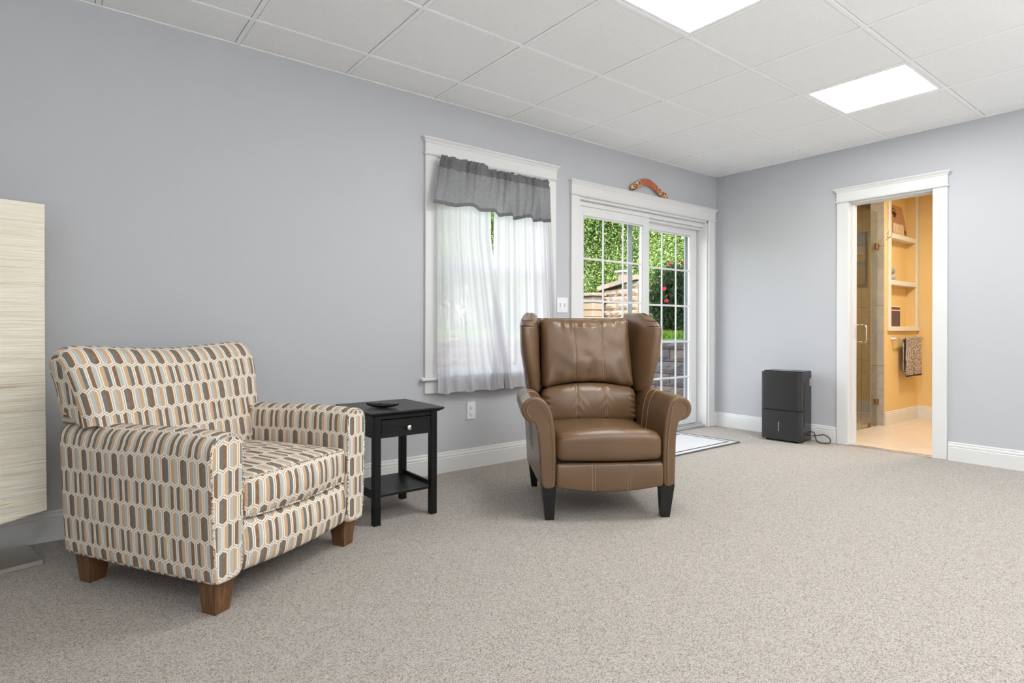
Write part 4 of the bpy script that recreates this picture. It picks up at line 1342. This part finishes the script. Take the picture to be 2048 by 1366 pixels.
def grass(name, label, x0, x1, y0, y1, z, n, h, seed):
    rg = np.random.default_rng(seed)
    p = np.stack([rg.uniform(x0, x1, n), rg.uniform(y0, y1, n), np.full(n, z)], 1)
    a = rg.uniform(0, 6.28, n); wdt = .006
    dx = np.stack([np.cos(a), np.sin(a), np.zeros(n)], 1) * wdt
    hh = h * rg.uniform(.5, 1.3, n)
    lean = np.stack([rg.normal(0, .35, n) * hh, rg.normal(0, .35, n) * hh, hh], 1)
    v = np.stack([p - dx, p + dx, p + lean], 1)
    me = bpy.data.meshes.new(name)
    me.vertices.add(n * 3); me.vertices.foreach_set('co', v.reshape(-1))
    me.loops.add(n * 3); me.loops.foreach_set('vertex_index', np.arange(n * 3, dtype=np.int32))
    me.polygons.add(n); me.polygons.foreach_set('loop_start', np.arange(0, n * 3, 3, dtype=np.int32))
    me.update(calc_edges=True); me.materials.append(M['grass'])
    o = bpy.data.objects.new(name, me); COL.objects.link(o)
    tag(o, label, 'grass', None, 'stuff')
grass('grass', 'bright green grass along the top of the near retaining wall', 6.2, 7.6, 3.7, 6.6, .845, 26000, .09, 4)
grass('grass', 'green grass behind the wall seen through the sheer curtains', 3.0, 6.2, 7.3, 9.0, .845, 14000, .07, 5)
# ------------------------------------------------------------------ patterned armchair
ac = empty('armchair', (.427, 2.168, 0), radians(29.7), 'upholstered armchair in brown, tan and grey hexagon fabric with wooden block legs', 'chair')
AW = .730                                     # inner span reference; chair spans x -.05 .. .78
def arm_prof(side):
    if side == 0:
        pts = [(-.028, .128), (-.036, .20), (-.043, .33), (-.048, .45), (-.052, .545), (-.046, .580), (-.028, .602), (.0, .613), (.030, .616), (.058, .610), (.078, .596), (.087, .575), (.089, .54), (.088, .42), (.086, .28), (.084, .150), (.078, .128), (.066, .118), (.03, .114), (-.010, .116)]
    else:
        pts = [(.760, .128), (.766, .20), (.771, .33), (.775, .45), (.778, .545), (.772, .580), (.756, .602), (.732, .613), (.704, .616), (.678, .610), (.660, .596), (.651, .575), (.648, .54), (.648, .42), (.648, .28), (.649, .150), (.655, .128), (.668, .118), (.70, .114), (.742, .116)]
    return spline(pts, 3, True)
for s_, lab in ((0, None), (1, None)):
    pr = arm_prof(s_)
    def afn(q):
        dz = 0.004 * sin(q.y * 9) * (q.z > .5)
        puff = .006 * sin(pi * max(0, min(1, q.y / .72))) if q.z < .55 else 0
        return (q.x + (-puff if s_ == 0 and q.x < .0 else puff if s_ == 1 and q.x > .70 else 0), q.y, q.z + dz)
    mb = MB(); sweep(mb, pr, 'y', -.035, .745, .012, 4, 14, afn)
    o = mb.build('arm', 'hex', ac, angle=50)
    # welt round the front panel
    ins = poly_offset(pr, .006)
    ring = [(p[0], -.0325, p[1]) for p in ins]
    up_ = [p for p in ring if p[2] > .125]
    k0 = [i for i, p in enumerate(ring) if p[2] <= .125]
    n_ = len(ring); st_ = next(i for i in range(n_) if ring[i][2] > .15 and ring[i - 1][2] <= .15)
    seq_ = [ring[(st_ + i) % n_] for i in range(n_)]; seq_ = [p for p in seq_ if p[2] > .15]
    MB().tube(seq_, .0034, 6).build('piping', 'piping', o)
# seat cushion
def seatfn(q):
    u = (q.x - .092) / .553; v = (q.y + .03) / .59
    crown = .030 * sin(pi * max(0, min(1, u))) ** .6 * sin(pi * max(0.02, min(1, v * .9 + .05))) ** .6
    z = q.z + (crown if q.z > .38 else -.004 * sin(pi * u))
    y = q.y
    if q.y < .1: y -= .022 * sin(pi * max(0, min(1, u))) * sin(pi * max(0, min(1, (q.z - .300) / .145))) + .016 * sin(pi * max(0, min(1, u))) 
    return (q.x, y, z)
sc_ = MB(); SB = (.092, .646, -.030, .60, .302, .445)
mp = rcush(sc_, *SB, .020, 20, 16, 6, seatfn)
so_ = sc_.build('seat_cushion', 'hex', ac, angle=60, weld=True)
def ringpath(z_, x0, x1, y0, y1, f, n=16):
    r = .02; P = []
    for i in range(n + 1): P.append(Vector((x0 + r + (x1 - x0 - 2 * r) * i / n, y0, z_)))
    for i in range(6): P.append(Vector((x1, y0 + r + (y1 - y0 - r) * i / 5, z_)))
    L = [Vector((x0, y0 + r + (y1 - y0 - r) * (5 - i) / 5, z_)) for i in range(6)]
    return [f(p) for p in L + P]
for z_, dz in ((.4385, .0005), (.3085, -.001)):
    pth = [Vector(p) + Vector((0, -.001, dz)) for p in [seatfn(Vector((q.x, q.y, q.z))) for q in [Vector((p_[0], p_[1], z_)) for p_ in ringpath(z_, .094, .644, -.0265, .5, lambda p: (p.x, p.y, p.z))]]]
    pth = [Vector((p.x, p.y, min(p.z, .4385 + .012) if z_ > .4 else p.z)) for p in pth]
    MB().tube(pth, .0034, 6).build('piping', 'piping', so_)
# front rail, soft and bowed
def railfn(q):
    u = (q.x - .086) / .564
    return (q.x, q.y - .018 * sin(pi * max(0, min(1, u))) - .016 * sin(pi * max(0, min(1, (q.z - .115) / .185))) if q.y < .05 else q.y, q.z - .004 * sin(pi * max(0, min(1, u))) * (q.z < .2))
rl = MB(); rcush(rl, .086, .650, -.022, .10, .118, .300, .024, 18, 3, 8, railfn)
rl.build('front_rail', 'hex', ac, angle=60, weld=True)
MB().box(.06, .68, .05, .735, .12, .33, .01).build('base_deck', 'dark', ac)
# rolled back resting on the arms
bp = [(.500, .36), (.512, .46), (.530, .56), (.548, .64), (.568, .72), (.590, .785), (.612, .832), (.643, .868), (.684, .888), (.725, .884), (.760, .862), (.778, .828), (.776, .79), (.762, .75), (.756, .68), (.752, .60), (.750, .40), (.749, .22), (.744, .135), (.72, .122), (.66, .125), (.60, .15), (.54, .25)]
bprof = spline(bp, 3, True)
def backfn(q):
    u = max(0, min(1, (q.x + .080) / .840))
    z = q.z; x = q.x
    hi = max(0, min(1, (q.z - .66) / .2)); lo_ = max(0, min(1, (.80 - q.z) / .18))
    z += hi * (.010 * cos(2 * pi * u) + .004)
    x += (hi * .014 - lo_ * .020) * (1 if u > .5 else -1) * abs(2 * u - 1) ** 3
    y = q.y - .012 * sin(pi * u) * (q.y < .66)
    return (x, y, z)
ZS = .604
iF = next(i for i, p in enumerate(bprof) if p[1] >= ZS)
iR = next(i for i, p in enumerate(bprof) if i > iF and p[1] < ZS)
def cut(a, b):
    t_ = (ZS - a[1]) / (b[1] - a[1]); return (a[0] + (b[0] - a[0]) * t_, ZS)
cF, cR = cut(bprof[iF - 1], bprof[iF]), cut(bprof[iR - 1], bprof[iR])
upper = [cF] + [tuple(p) for p in bprof[iF:iR]] + [cR]
lower = [tuple(p) for p in bprof[:iF]] + [cF, cR] + [tuple(p) for p in bprof[iR:]]
lenF = sum(sqrt((lower[i][0] - lower[i + 1][0]) ** 2 + (lower[i][1] - lower[i + 1][1]) ** 2) for i in range(iF))
bb = MB(); sweep(bb, upper, 'x', -.078, .758, .052, 6, 18, backfn, voff=.02 + lenF)
bko = bb.build('back', 'hex', ac, angle=50)
def lowfn(q):
    return backfn(q)
bl_ = MB(); sweep(bl_, lower, 'x', .080, .656, .0, 1, 12, lowfn, round0=False, round1=False, voff=.02)
bl_.build('back_lower', 'hex', ac, angle=50)
B1('rear_panel', 'hex', (-.030, .760, .700, .750, .122, .612), ac, .012)
for (x0, y0, n_) in ((.0, .0, 'f'), (.677, .005, 'f'), (.004, .654, 'r'), (.677, .654, 'r')):
    wl = .070
    MB().taper((x0 + .004, x0 + wl - .006, y0 + .004, y0 + wl - .006), (x0 - .006, x0 + wl + .008, y0 - .006, y0 + wl + .008), 0.0, .128).build('leg', 'walnut', ac, angle=20)

# ------------------------------------------------------------------ leather wing recliner
lc = empty('wing_recliner', (1.960, 2.238, 0), radians(-33), 'brown leather wingback recliner with rolled arms and black legs', 'chair')
CX = .323
def mir(p): return (2 * CX - p[0], *p[1:])
def mir_arm(p): return (2 * CX - p[0] - .026 * max(0, min(1, (.04 - p[0]) / .10)), *p[1:])
def wr(q, amp, sc):      # soft wrinkle
    return amp * noise.noise(Vector(q) * sc)
apts = [(-.026, .205), (-.031, .25), (-.036, .34), (-.043, .43), (-.055, .482), (-.068, .500), (-.094, .508), (-.117, .530), (-.127, .562), (-.118, .596), (-.094, .619), (-.062, .627), (-.028, .620), (.002, .596), (.024, .553), (.038, .49), (.046, .40), (.048, .30), (.047, .21), (.041, .178), (.012, .168), (-.016, .176)]
for side in (0, 1):
    pr = spline(apts if side == 0 else [mir_arm(p) for p in apts], 3, True)
    def lfn(q):
        rear = max(0, (q.y - .30) / .35)
        out_ = max(0, min(1, (abs(q.x - CX) - .30) / .08)) * max(0, min(1, (q.z - .44) / .06))
        xs_ = (1 if side == 0 else -1) * .034 * out_ * max(0, q.y - .05) / .55
        return (q.x + xs_, q.y, q.z - .020 * rear ** 2 * (q.z > .5) + wr(q, .003, 9) * (q.z > .4))
    mb = MB(); sweep(mb, pr, 'y', -.038, .610, .010, 4, 22, lfn)
    o = mb.build('arm', 'leather', lc, angle=60)
    ins = poly_offset(pr, .019)
    k = [(p[0], -.0395, p[1]) for p in ins if p[1] > .18]
    i0 = min(range(len(k)), key=lambda i: k[i][2] + (0 if (k[i][0] - CX) * (1 if side else -1) > .33 else 1))
    seq = k
    # welt runs from the foot of the inner edge over the scroll
    inner = sorted([p for p in ins if (p[0] > .0 if side == 0 else p[0] < 2 * CX - .024) and p[1] < .56 and p[1] > .19], key=lambda p: p[1])
    top_ = [p for p in ins if p[1] >= .50]
    cxs, czs = (-.062, .563) if side == 0 else (2 * CX + .062 - .026, .563)
    arc = []
    for j in range(26):
        a = radians(10 + j * (235 / 25)) if side == 0 else radians(170 - j * (235 / 25))
        arc.append((cxs + .043 * cos(a), -.0395, czs + .043 * sin(a)))
    path = [(p[0] - (.0 if side == 0 else 0), -.0395, p[1]) for p in inner if p[1] < .545] + arc
    MB().tube(path, .0028, 6).build('welt', 'leather', o)
    off = .0055 * (1 if side == 0 else -1)
    MB().tube([(p[0] - off * .9, -.0392, p[2]) for p in path[:len(inner)]] + [(cxs + (p[0] - cxs) * .86, -.0392, czs + (p[2] - czs) * .86) for p in arc], .0010, 4).build('stitching', 'thread', o)
    for yy in (.255, .335):
        ring = [lfn(Vector((p[0], yy, p[1]))) for p in poly_offset(pr, -.0008)]
        sel = [p for p in ring if p[2] > .30]
        n_ = len(ring); st_ = next(i for i in range(n_) if ring[i][2] > .30 and ring[i - 1][2] <= .30)
        seq = [ring[(st_ + i) % n_] for i in range(len(sel))]
        MB().tube(seq, .0011, 4).build('stitching', 'thread', o)
SEAMS = (.243, .412)
def seam_groove(x, s=SEAMS, w_=.0065, d=.0055):
    return sum(d * exp(-((x - c) / w_) ** 2) for c in s)
def seat2(q):
    u = max(0, min(1, (q.x - .050) / .546)); su = sin(pi * u)
    v = max(0, min(1, (q.y + .05) / .5))
    x, y, z = q
    if q.z > .37: z += .036 * su ** .55 * (1 - .35 * abs(v - .35)) + .012 * exp(-((v - .12) / .12) ** 2) * su ** .3
    if q.y < .06:
        h = max(0, min(1, (q.z - .300) / .145))
        y -= .026 * su ** .7 * sin(pi * (.15 + .75 * h)) + .010 * su
        for cx_, dr in ((.072, 1), (.574, -1)):      # gathered corners
            g_ = exp(-((q.x - cx_) / .03) ** 2) * exp(-((q.z - .425) / .03) ** 2)
            y += .012 * g_ * (.5 + .5 * sin(q.z * 420 + q.x * 200 * dr))
    z += wr(q, .004, 6)
    return (x, y, z)
m1_ = MB(); rcush(m1_, .050, .596, -.040, .50, .303, .424, .034, 30, 22, 8, seat2)
m1_.build('seat_cushion', 'leather', lc, angle=70, weld=True)
def foot2(q):
    u = max(0, min(1, (q.x - .049) / .549)); su = sin(pi * u)
    y = q.y - .014 * su - .008 * sin(pi * max(0, min(1, (q.z - .16) / .135)))
    y += seam_groove(q.x, (.235, .415)) * .7 * (q.y < 0)
    return (q.x, y, q.z - (.022 * su if q.z < .23 else -.004 * su))
m2_ = MB(); mf = rcush(m2_, .049, .598, -.040, .04, .172, .293, .014, 90, 3, 8, foot2)
fo_ = m2_.build('footrest', 'leather', lc, angle=70, weld=True)
def stitch_lines(parent, mpf, xs, y0, z0, z1, n=26, d=.0065, lift=.0006):
    for x in xs:
        for sg in (-1, 1):
            pts = []
            for k in range(n + 1):
                z = z0 + (z1 - z0) * k / n
                p = Vector(mpf((x + sg * d, y0, z))); pts.append(p + Vector((0, -lift, 0)))
            MB().tube(pts, .0010, 4).build('stitching', 'thread', parent)
stitch_lines(fo_, mf, (.235, .415), -.040, .174, .291)
# lumbar cushion
def lum(q):
    u = max(0, min(1, (q.x - .042) / .562)); su = sin(pi * u)
    h = max(0, min(1, (q.z - .435) / .20))
    z = q.z + (.046 * su ** .7 * h)
    y = q.y
    if q.y < .50:
        y -= .040 * su ** .6 * sin(pi * (.12 + .8 * h))
        y += seam_groove(q.x, SEAMS)
        for cx_ in SEAMS:
            y += .0012 * sin((q.z + abs(q.x - cx_)) * 130) * exp(-((q.x - cx_) / .05) ** 2)
        e = exp(-((q.x - .585) / .022) ** 2) + exp(-((q.x - .062) / .022) ** 2)
        y += .005 * e * sin(q.z * 210 + q.x * 60)
    y += .035 * (q.z - .44) / .2
    return (q.x, y + wr(q, .006, 8), z)
m3_ = MB(); ml = rcush(m3_, .040, .606, .420, .60, .425, .612, .040, 90, 5, 22, lum)
lo_ = m3_.build('lumbar_cushion', 'leather', lc, angle=70, weld=True)
stitch_lines(lo_, ml, SEAMS, .420, .455, .605)
# upper back cushion
def bk2(q):
    u = max(0, min(1, (q.x - .048) / .548)); su = sin(pi * u)
    h = max(0, min(1, (q.z - .615) / .41)); sh_ = sin(pi * h)
    z = q.z - .006 * su * (h > .9) + (.046 * su ** .8 * (1 - h) ** 2)
    y = q.y
    if q.y < .56:
        y -= .048 * su ** .55 * sin(pi * min(1, .10 + .86 * h)) ** .7
        y += seam_groove(q.x) * (.6 + .4 * (1 - h))
        fan = (q.x - CX) / (.20 + .25 * (1 - h))
        low = max(0, 1 - h / .45)
        y += .0105 * low ** 1.2 * sin(fan * 26 + 3 * noise.noise(Vector((q.x * 5, 0, q.z * 4)))) * (1 - .4 * su)
        y += .0045 * max(0, (h - .8) / .2) * sin(q.x * 95 + 2.5 * noise.noise(Vector((q.x * 9, 1, 0))))
        y += wr(q, .013, 6.5) * su + wr((q.x + 3, q.z, q.y), .006, 14) * su
    if h > .93: z += .006 * noise.noise(Vector((q.x * 14, 3, 0))) + .010 * (abs(u - .5) * 2) ** 3
    y += .11 * (q.z - .615)
    return (q.x - .026 * h * u, y, z)
m4_ = MB(); mb2 = rcush(m4_, .046, .600, .460, .63, .612, 1.030, .040, 100, 5, 44, bk2)
bo_ = m4_.build('back_cushion', 'leather', lc, angle=70, weld=True)
stitch_lines(bo_, mb2, SEAMS, .460, .625, 1.005, 40)
# wings
for side in (0, 1):
    lv = [(.590, .50, .045, .09), (.600, .74, .040, .062), (.630, .88, .034, .045), (.70, .96, .022, .022), (.78, 1.02, .010, .004), (.88, 1.07, .0, -.004), (.95, 1.08, -.006, -.008), (.99, 1.03, -.007, -.004), (1.022, .92, -.006, .006), (1.046, .74, -.004, .020), (1.060, .50, -.001, .036), (1.066, .25, .0, .05)]
    rings = []
    zz_ = spline([(a, b, c, d) for a, b, c, d in lv] if False else [(a, b, c) for a, b, c, d in lv], 3)
    dd_ = spline([(a, d, 0) for a, b, c, d in lv], 3)
    for (z, k_, sx_), (_, dy, _0) in zip(zz_, dd_):
        lean = .11 * (z - .615)
        A_ = Vector((.016, .67 + lean)); B_ = Vector((-.044 + sx_, .392 + dy + lean * .6))
        c_ = (A_ + B_) / 2; ax = (B_ - A_); ln = ax.length / 2; ax.normalize(); nn = Vector((-ax.y, ax.x))
        rg = []
        for j in range(32):
            a = 2 * pi * j / 32; ca, sa = cos(a), sin(a)
            e = .80
            px_ = (abs(ca) ** e) * (1 if ca > 0 else -1) * (ln + .045) * (.55 + .45 * k_ if ca > 0 else 1)
            py_ = (abs(sa) ** e) * (1 if sa > 0 else -1) * .050 * k_
            p = c_ + ax * px_ + nn * py_
            zoff = -.10 * max(0, (z - 1.0)) * 0 - (.05 * max(0, px_ / ln - .4) * max(0, (z - .97) / .09)) - .0
            pl = .004 * sin(z * 330) * (1 if 0.96 < z < 1.04 and ca > .2 else 0)
            q = Vector((p.x, p.y, z + zoff)) + Vector((ax.x, ax.y, 0)) * pl
            q += Vector((nn.x, nn.y, 0)) * wr((q.x * 1, q.y, q.z), .006, 9)
            rg.append(tuple(q) if side == 0 else mir(tuple(q)))
        rings.append(rg)
    o = MB().rings(rings).build('wing', 'leather', lc, angle=75)
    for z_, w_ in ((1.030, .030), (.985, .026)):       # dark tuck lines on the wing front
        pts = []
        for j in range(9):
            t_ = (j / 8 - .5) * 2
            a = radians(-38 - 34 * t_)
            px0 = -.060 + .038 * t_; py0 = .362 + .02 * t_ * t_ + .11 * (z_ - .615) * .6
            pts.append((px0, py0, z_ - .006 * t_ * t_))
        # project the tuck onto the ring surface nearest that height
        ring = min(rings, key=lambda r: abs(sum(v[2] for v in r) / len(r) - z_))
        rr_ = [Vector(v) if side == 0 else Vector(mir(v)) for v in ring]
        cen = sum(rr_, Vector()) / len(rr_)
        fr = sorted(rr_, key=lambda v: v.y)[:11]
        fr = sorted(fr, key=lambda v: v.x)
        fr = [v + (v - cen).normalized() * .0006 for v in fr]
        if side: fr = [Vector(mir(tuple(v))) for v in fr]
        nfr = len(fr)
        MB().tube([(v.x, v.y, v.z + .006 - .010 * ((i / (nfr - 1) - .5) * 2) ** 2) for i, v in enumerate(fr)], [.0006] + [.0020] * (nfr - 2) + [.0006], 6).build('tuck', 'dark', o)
# side panels, back shell
for side in (0, 1):
    x0, x1 = (-.034, .03) if side == 0 else (2 * CX - .03, 2 * CX + .034)
    q = MB(); q.taper((x0 + (.010 if side == 0 else 0), x1 - (0 if side == 0 else .010), .0, .640), (x0, x1, .0, .655), .170, .520)
    q.build('side_panel', 'leather', lc, angle=30)
MB().box(.03, .616, .0, .62, .175, .32, .01).build('base_deck', 'dark', lc)
def shellfn(q):
    return (q.x, q.y + .11 * max(0, q.z - .615), q.z)
ms = MB(); rcush(ms, -.006, .652, .575, .700, .18, 1.035, .035, 8, 3, 14, shellfn)
ms.build('back_shell', 'leather', lc, angle=60, weld=True)
for (b_, t_, zt) in (((.000, .044, .002, .040), (-.020, .052, -.014, .050), .172), ((.602, .646, .002, .040), (.594, .666, -.014, .050), .172),
                     ((.006, .040, .64, .674), (-.018, .044, .600, .650), .18), ((.606, .640, .64, .674), (.602, .664, .600, .650), .18)):
    MB().taper(b_, t_, 0, zt).build('leg', 'legblack', lc, angle=20)

# ------------------------------------------------------------------ black side table
st = empty('side_table', (1.195, 2.640, 0), 0, 'small black wooden side table with one drawer and a low shelf', 'table')
tx, ty = .415, .440
tt = MB()
tt.rings([[(.022, .022, .538), (tx - .022, .022, .538), (tx - .022, ty - .022, .538), (.022, ty - .022, .538)], [(.004, .004, .549), (tx - .004, .004, .549), (tx - .004, ty - .004, .549), (.004, ty - .004, .549)],
          [(0, 0, .554), (tx, 0, .554), (tx, ty, .554), (0, ty, .554)], [(.001, .001, .560), (tx - .001, .001, .560), (tx - .001, ty - .001, .560), (.001, ty - .001, .560)]])
tt.build('table_top', 'blackwood', st, angle=20)
lx0, lx1, ly0, ly1, lw = .036, .390, .032, .405, .036
for (x_, y_) in ((lx0, ly0), (lx1 - lw, ly0), (lx0, ly1 - lw), (lx1 - lw, ly1 - lw)):
    B1('leg', 'blackwoodv', (x_, x_ + lw, y_, y_ + lw, 0, .539), st, .002)
B1('apron', 'blackwood', (lx0 + .006, lx0 + .022, ly0 + lw, ly1 - lw, .425, .538), st, .001)
B1('apron', 'blackwood', (lx1 - .022, lx1 - .006, ly0 + lw, ly1 - lw, .425, .538), st, .001)
B1('apron', 'blackwood', (lx0 + lw, lx1 - lw, ly1 - .022, ly1 - .006, .425, .538), st, .001)
B1('top_rail', 'blackwood', (lx0 + lw, lx1 - lw, ly0 + .006, ly0 + .02, .519, .538), st, .001)
dr = B1('drawer', 'blackwood', (lx0 + lw + .002, lx1 - lw - .002, ly0 + .003, ly0 + .35, .427, .516), st, .002)
MB().lathe([(.006, 0), (.006, -.010), (.010, -.014), (.0135, -.020), (.0125, -.026), (.007, -.029), (.001, -.0295)], ((lx0 + lx1) / 2 + .004, ly0 + .003, .470), 'y', 16).build('knob', 'chrome', dr)
B1('shelf', 'blackwood', (lx0 + .012, lx1 - .012, ly0 + .012, ly1 - .012, .134, .149), st, .002)
B1('shelf_rail', 'blackwood', (lx0 + .010, lx0 + .022, ly0 + lw, ly1 - lw, .122, .166), st, .001)
B1('shelf_rail', 'blackwood', (lx1 - .022, lx1 - .010, ly0 + lw, ly1 - lw, .122, .166), st, .001)

# remote control
rc = empty('remote_control', (1.335, 2.800, .560), radians(-50), 'black remote control with a red button lying on the black side table', 'remote')
mb = MB()
sec = []
for t_ in range(13):
    x_ = -.085 + .17 * t_ / 12; e = sin(pi * min(1, max(0, (t_ + .35) / 12.7)))
    hw = .021 * (.55 + .45 * e ** .4); zt = .022 + .003 * cos(t_ * .5) ; zb = .0015 + .014 * (abs(t_ - 6) / 6) ** 2.2
    sec.append([(x_, -hw * .7, zb), (x_, hw * .7, zb), (x_, hw, (zt + zb) / 2 + .002), (x_, hw * .86, zt), (x_, -hw * .86, zt), (x_, -hw, (zt + zb) / 2 + .002)])
mb.rings(sec); mb.build('body', 'black', rc, angle=40)
kb = MB()
for a in range(9):
    for b in (-1, 0, 1):
        if a in (3,) and b == 0: continue
        xx_ = -.062 + a * .0145; kb.box(xx_ - .0042, xx_ + .0042, b * .0105 - .0036, b * .0105 + .0036, .0215, .0268, .001)
kb.build('buttons', 'greybtn', rc, recalc=False, kind='stuff')
MB().lathe([(.0052, .0215), (.0052, .027), (.003, .0282)], (.072, -.006, 0), 'z', 12).build('power_button', 'red', rc)

# ------------------------------------------------------------------ paper floor lamp
la = empty('floor_lamp', (-.034, 3.072, 0), radians(12), 'tall floor lamp with cream crinkled paper shade on a flat metal base at left edge', 'lamp')
MB().box(-.285, 0, 0, .275, 0, .020, .003).build('base', 'steel', la, recalc=False)
MB().lathe([(.012, .02), (.012, 1.42)], (-.145, .137, 0), 'z', 12).build('pole', 'steel', la)
LS = .290
def shade_pt(s, v):
    # perimeter s in 0..4, v height 0..1
    z0 = .220; z1 = 1.474
    k = int(s) % 4; f = s - int(s)
    c_ = [(0, 0), (-LS, 0), (-LS, LS), (0, LS)]
    a, b = Vector(c_[k]), Vector(c_[(k + 1) % 4])
    p = a + (b - a) * f
    nrm_ = Vector(((b - a).y, -(b - a).x)).normalized()
    if k in (0, 2): nrm_ = Vector((0, -1 if k == 0 else 1))
    else: nrm_ = Vector((-1 if k == 1 else 1, 0))
    z = z0 + (z1 - z0) * v
    lowk = (1 - v)
    wv_ = noise.noise(Vector((p.x * 5, p.y * 5 + k, z * 45))) * .0035 + noise.noise(Vector((p.x * 9 + 7, p.y * 9, z * 16))) * (.002 + .010 * max(0, (.25 - v) / .25))
    edge = sin(pi * f)
    p = p + nrm_ * wv_ * (.35 + .65 * edge)
    p = p + Vector((.010 * lowk ** 2, 0)) * (1 if k in (0, 3) else 1)
    dz = -.045 * max(0, min(1, -p.x / LS)) * max(0, (.12 - v) / .12) + .010 * noise.noise(Vector((p.x * 14, p.y * 14, 3))) * max(0, (.06 - v) / .06)
    return (p.x, p.y, z + dz)
nper, nv_ = 96, 240
mb = MB()
rings = []
for j in range(nv_ + 1):
    rings.append([shade_pt(4 * i / nper, j / nv_) for i in range(nper)])
mb.rings(rings, True, False)
mb.build('shade', 'paper', la, angle=35, solid=.002)

# ------------------------------------------------------------------ dehumidifier
dv = Vector((4.948 - 4.912, 2.401 - 2.735)); ang = atan2(dv.y, dv.x)
de = empty('dehumidifier', (4.908, 2.737, 0), ang, 'black floor-standing dehumidifier against grey wall left of the bathroom doorway', 'appliance')
# local: x along the front (left to right), y = depth; y positive is behind the front
DW, DD, DH = .336, .262, .603
def rrect(x0, x1, y0, y1, r, n=5):
    o = []
    for cx_, cy_, a0_ in ((x1 - r, y1 - r, 0), (x0 + r, y1 - r, 90), (x0 + r, y0 + r, 180), (x1 - r, y0 + r, 270)):
        for k in range(n + 1):
            a = radians(a0_ + 90 * k / n); o.append((cx_ + r * cos(a), cy_ + r * sin(a)))
    return o
def slab_(x0, x1, y0, y1, r, z0, z1, ch=.003):
    mb = MB(); rg = []
    for z, i_ in ((z0, ch), (z0 + ch, 0), (z1 - ch, 0), (z1, ch)):
        rg.append([(p[0], p[1], z) for p in rrect(x0 + i_, x1 - i_, y0 + i_, y1 - i_, r)])
    return mb.rings(rg)
slab_(0, DW, 0, .085, .030, .272, DH - .004).build('front_cover', 'dehum', de, angle=30)
tk = slab_(0, DW, 0, .085, .030, .016, .269).build('water_tank', 'dehum', de, angle=30)
MB().box(.148, .160, -.0015, .004, .090, .172, .0035).build('level_window', 'gauge', tk, recalc=False)
hb = MB()
prof = [(.080, .010), (DD, .010), (DD, .475), (DD - .045, .475), (DD - .045, .540), (DD, .545), (DD, DH - .006), (DD - .006, DH), (.05, DH), (.05, .30), (.080, .30)]
hb.prism(prof, 'x', .012, DW - .006)
hb.build('rear_housing', 'dehum2', de, angle=25)
MB().box(DW - .0062, DW - .0045, .092, .112, .13, .52, .0).build('side_groove', 'dark', de, smooth=False)
MB().box(.012, DW - .008, .045, DD - .004, DH - .001, DH + .004, .002).build('control_panel', 'dehum2', de, recalc=False)
MB().box(.10, .22, .10, .16, DH + .003, DH + .0048, .0005).build('display', 'gauge', de, recalc=False)
for (x_, y_) in ((.04, .05), (DW - .05, .05), (.04, DD - .04), (DW - .05, DD - .04)):
    MB().lathe([(.012, 0), (.014, .018)], (x_, y_, 0), 'z', 12).build('foot', 'black', de)
MB().tube(spline([(DW - .03, DD - .010, .075), (DW + .015, DD + .004, .070), (DW + .040, DD - .030, .030), (DW + .075, DD - .075, .007), (DW + .125, DD - .095, .006), (DW + .165, DD - .070, .012), (DW + .150, DD - .025, .040), (DW + .100, DD - .008, .062), (DW + .045, DD + .000, .050), (DW + .000, DD - .002, .040)], 8), .0042, 8).build('power_cord', 'black', de)
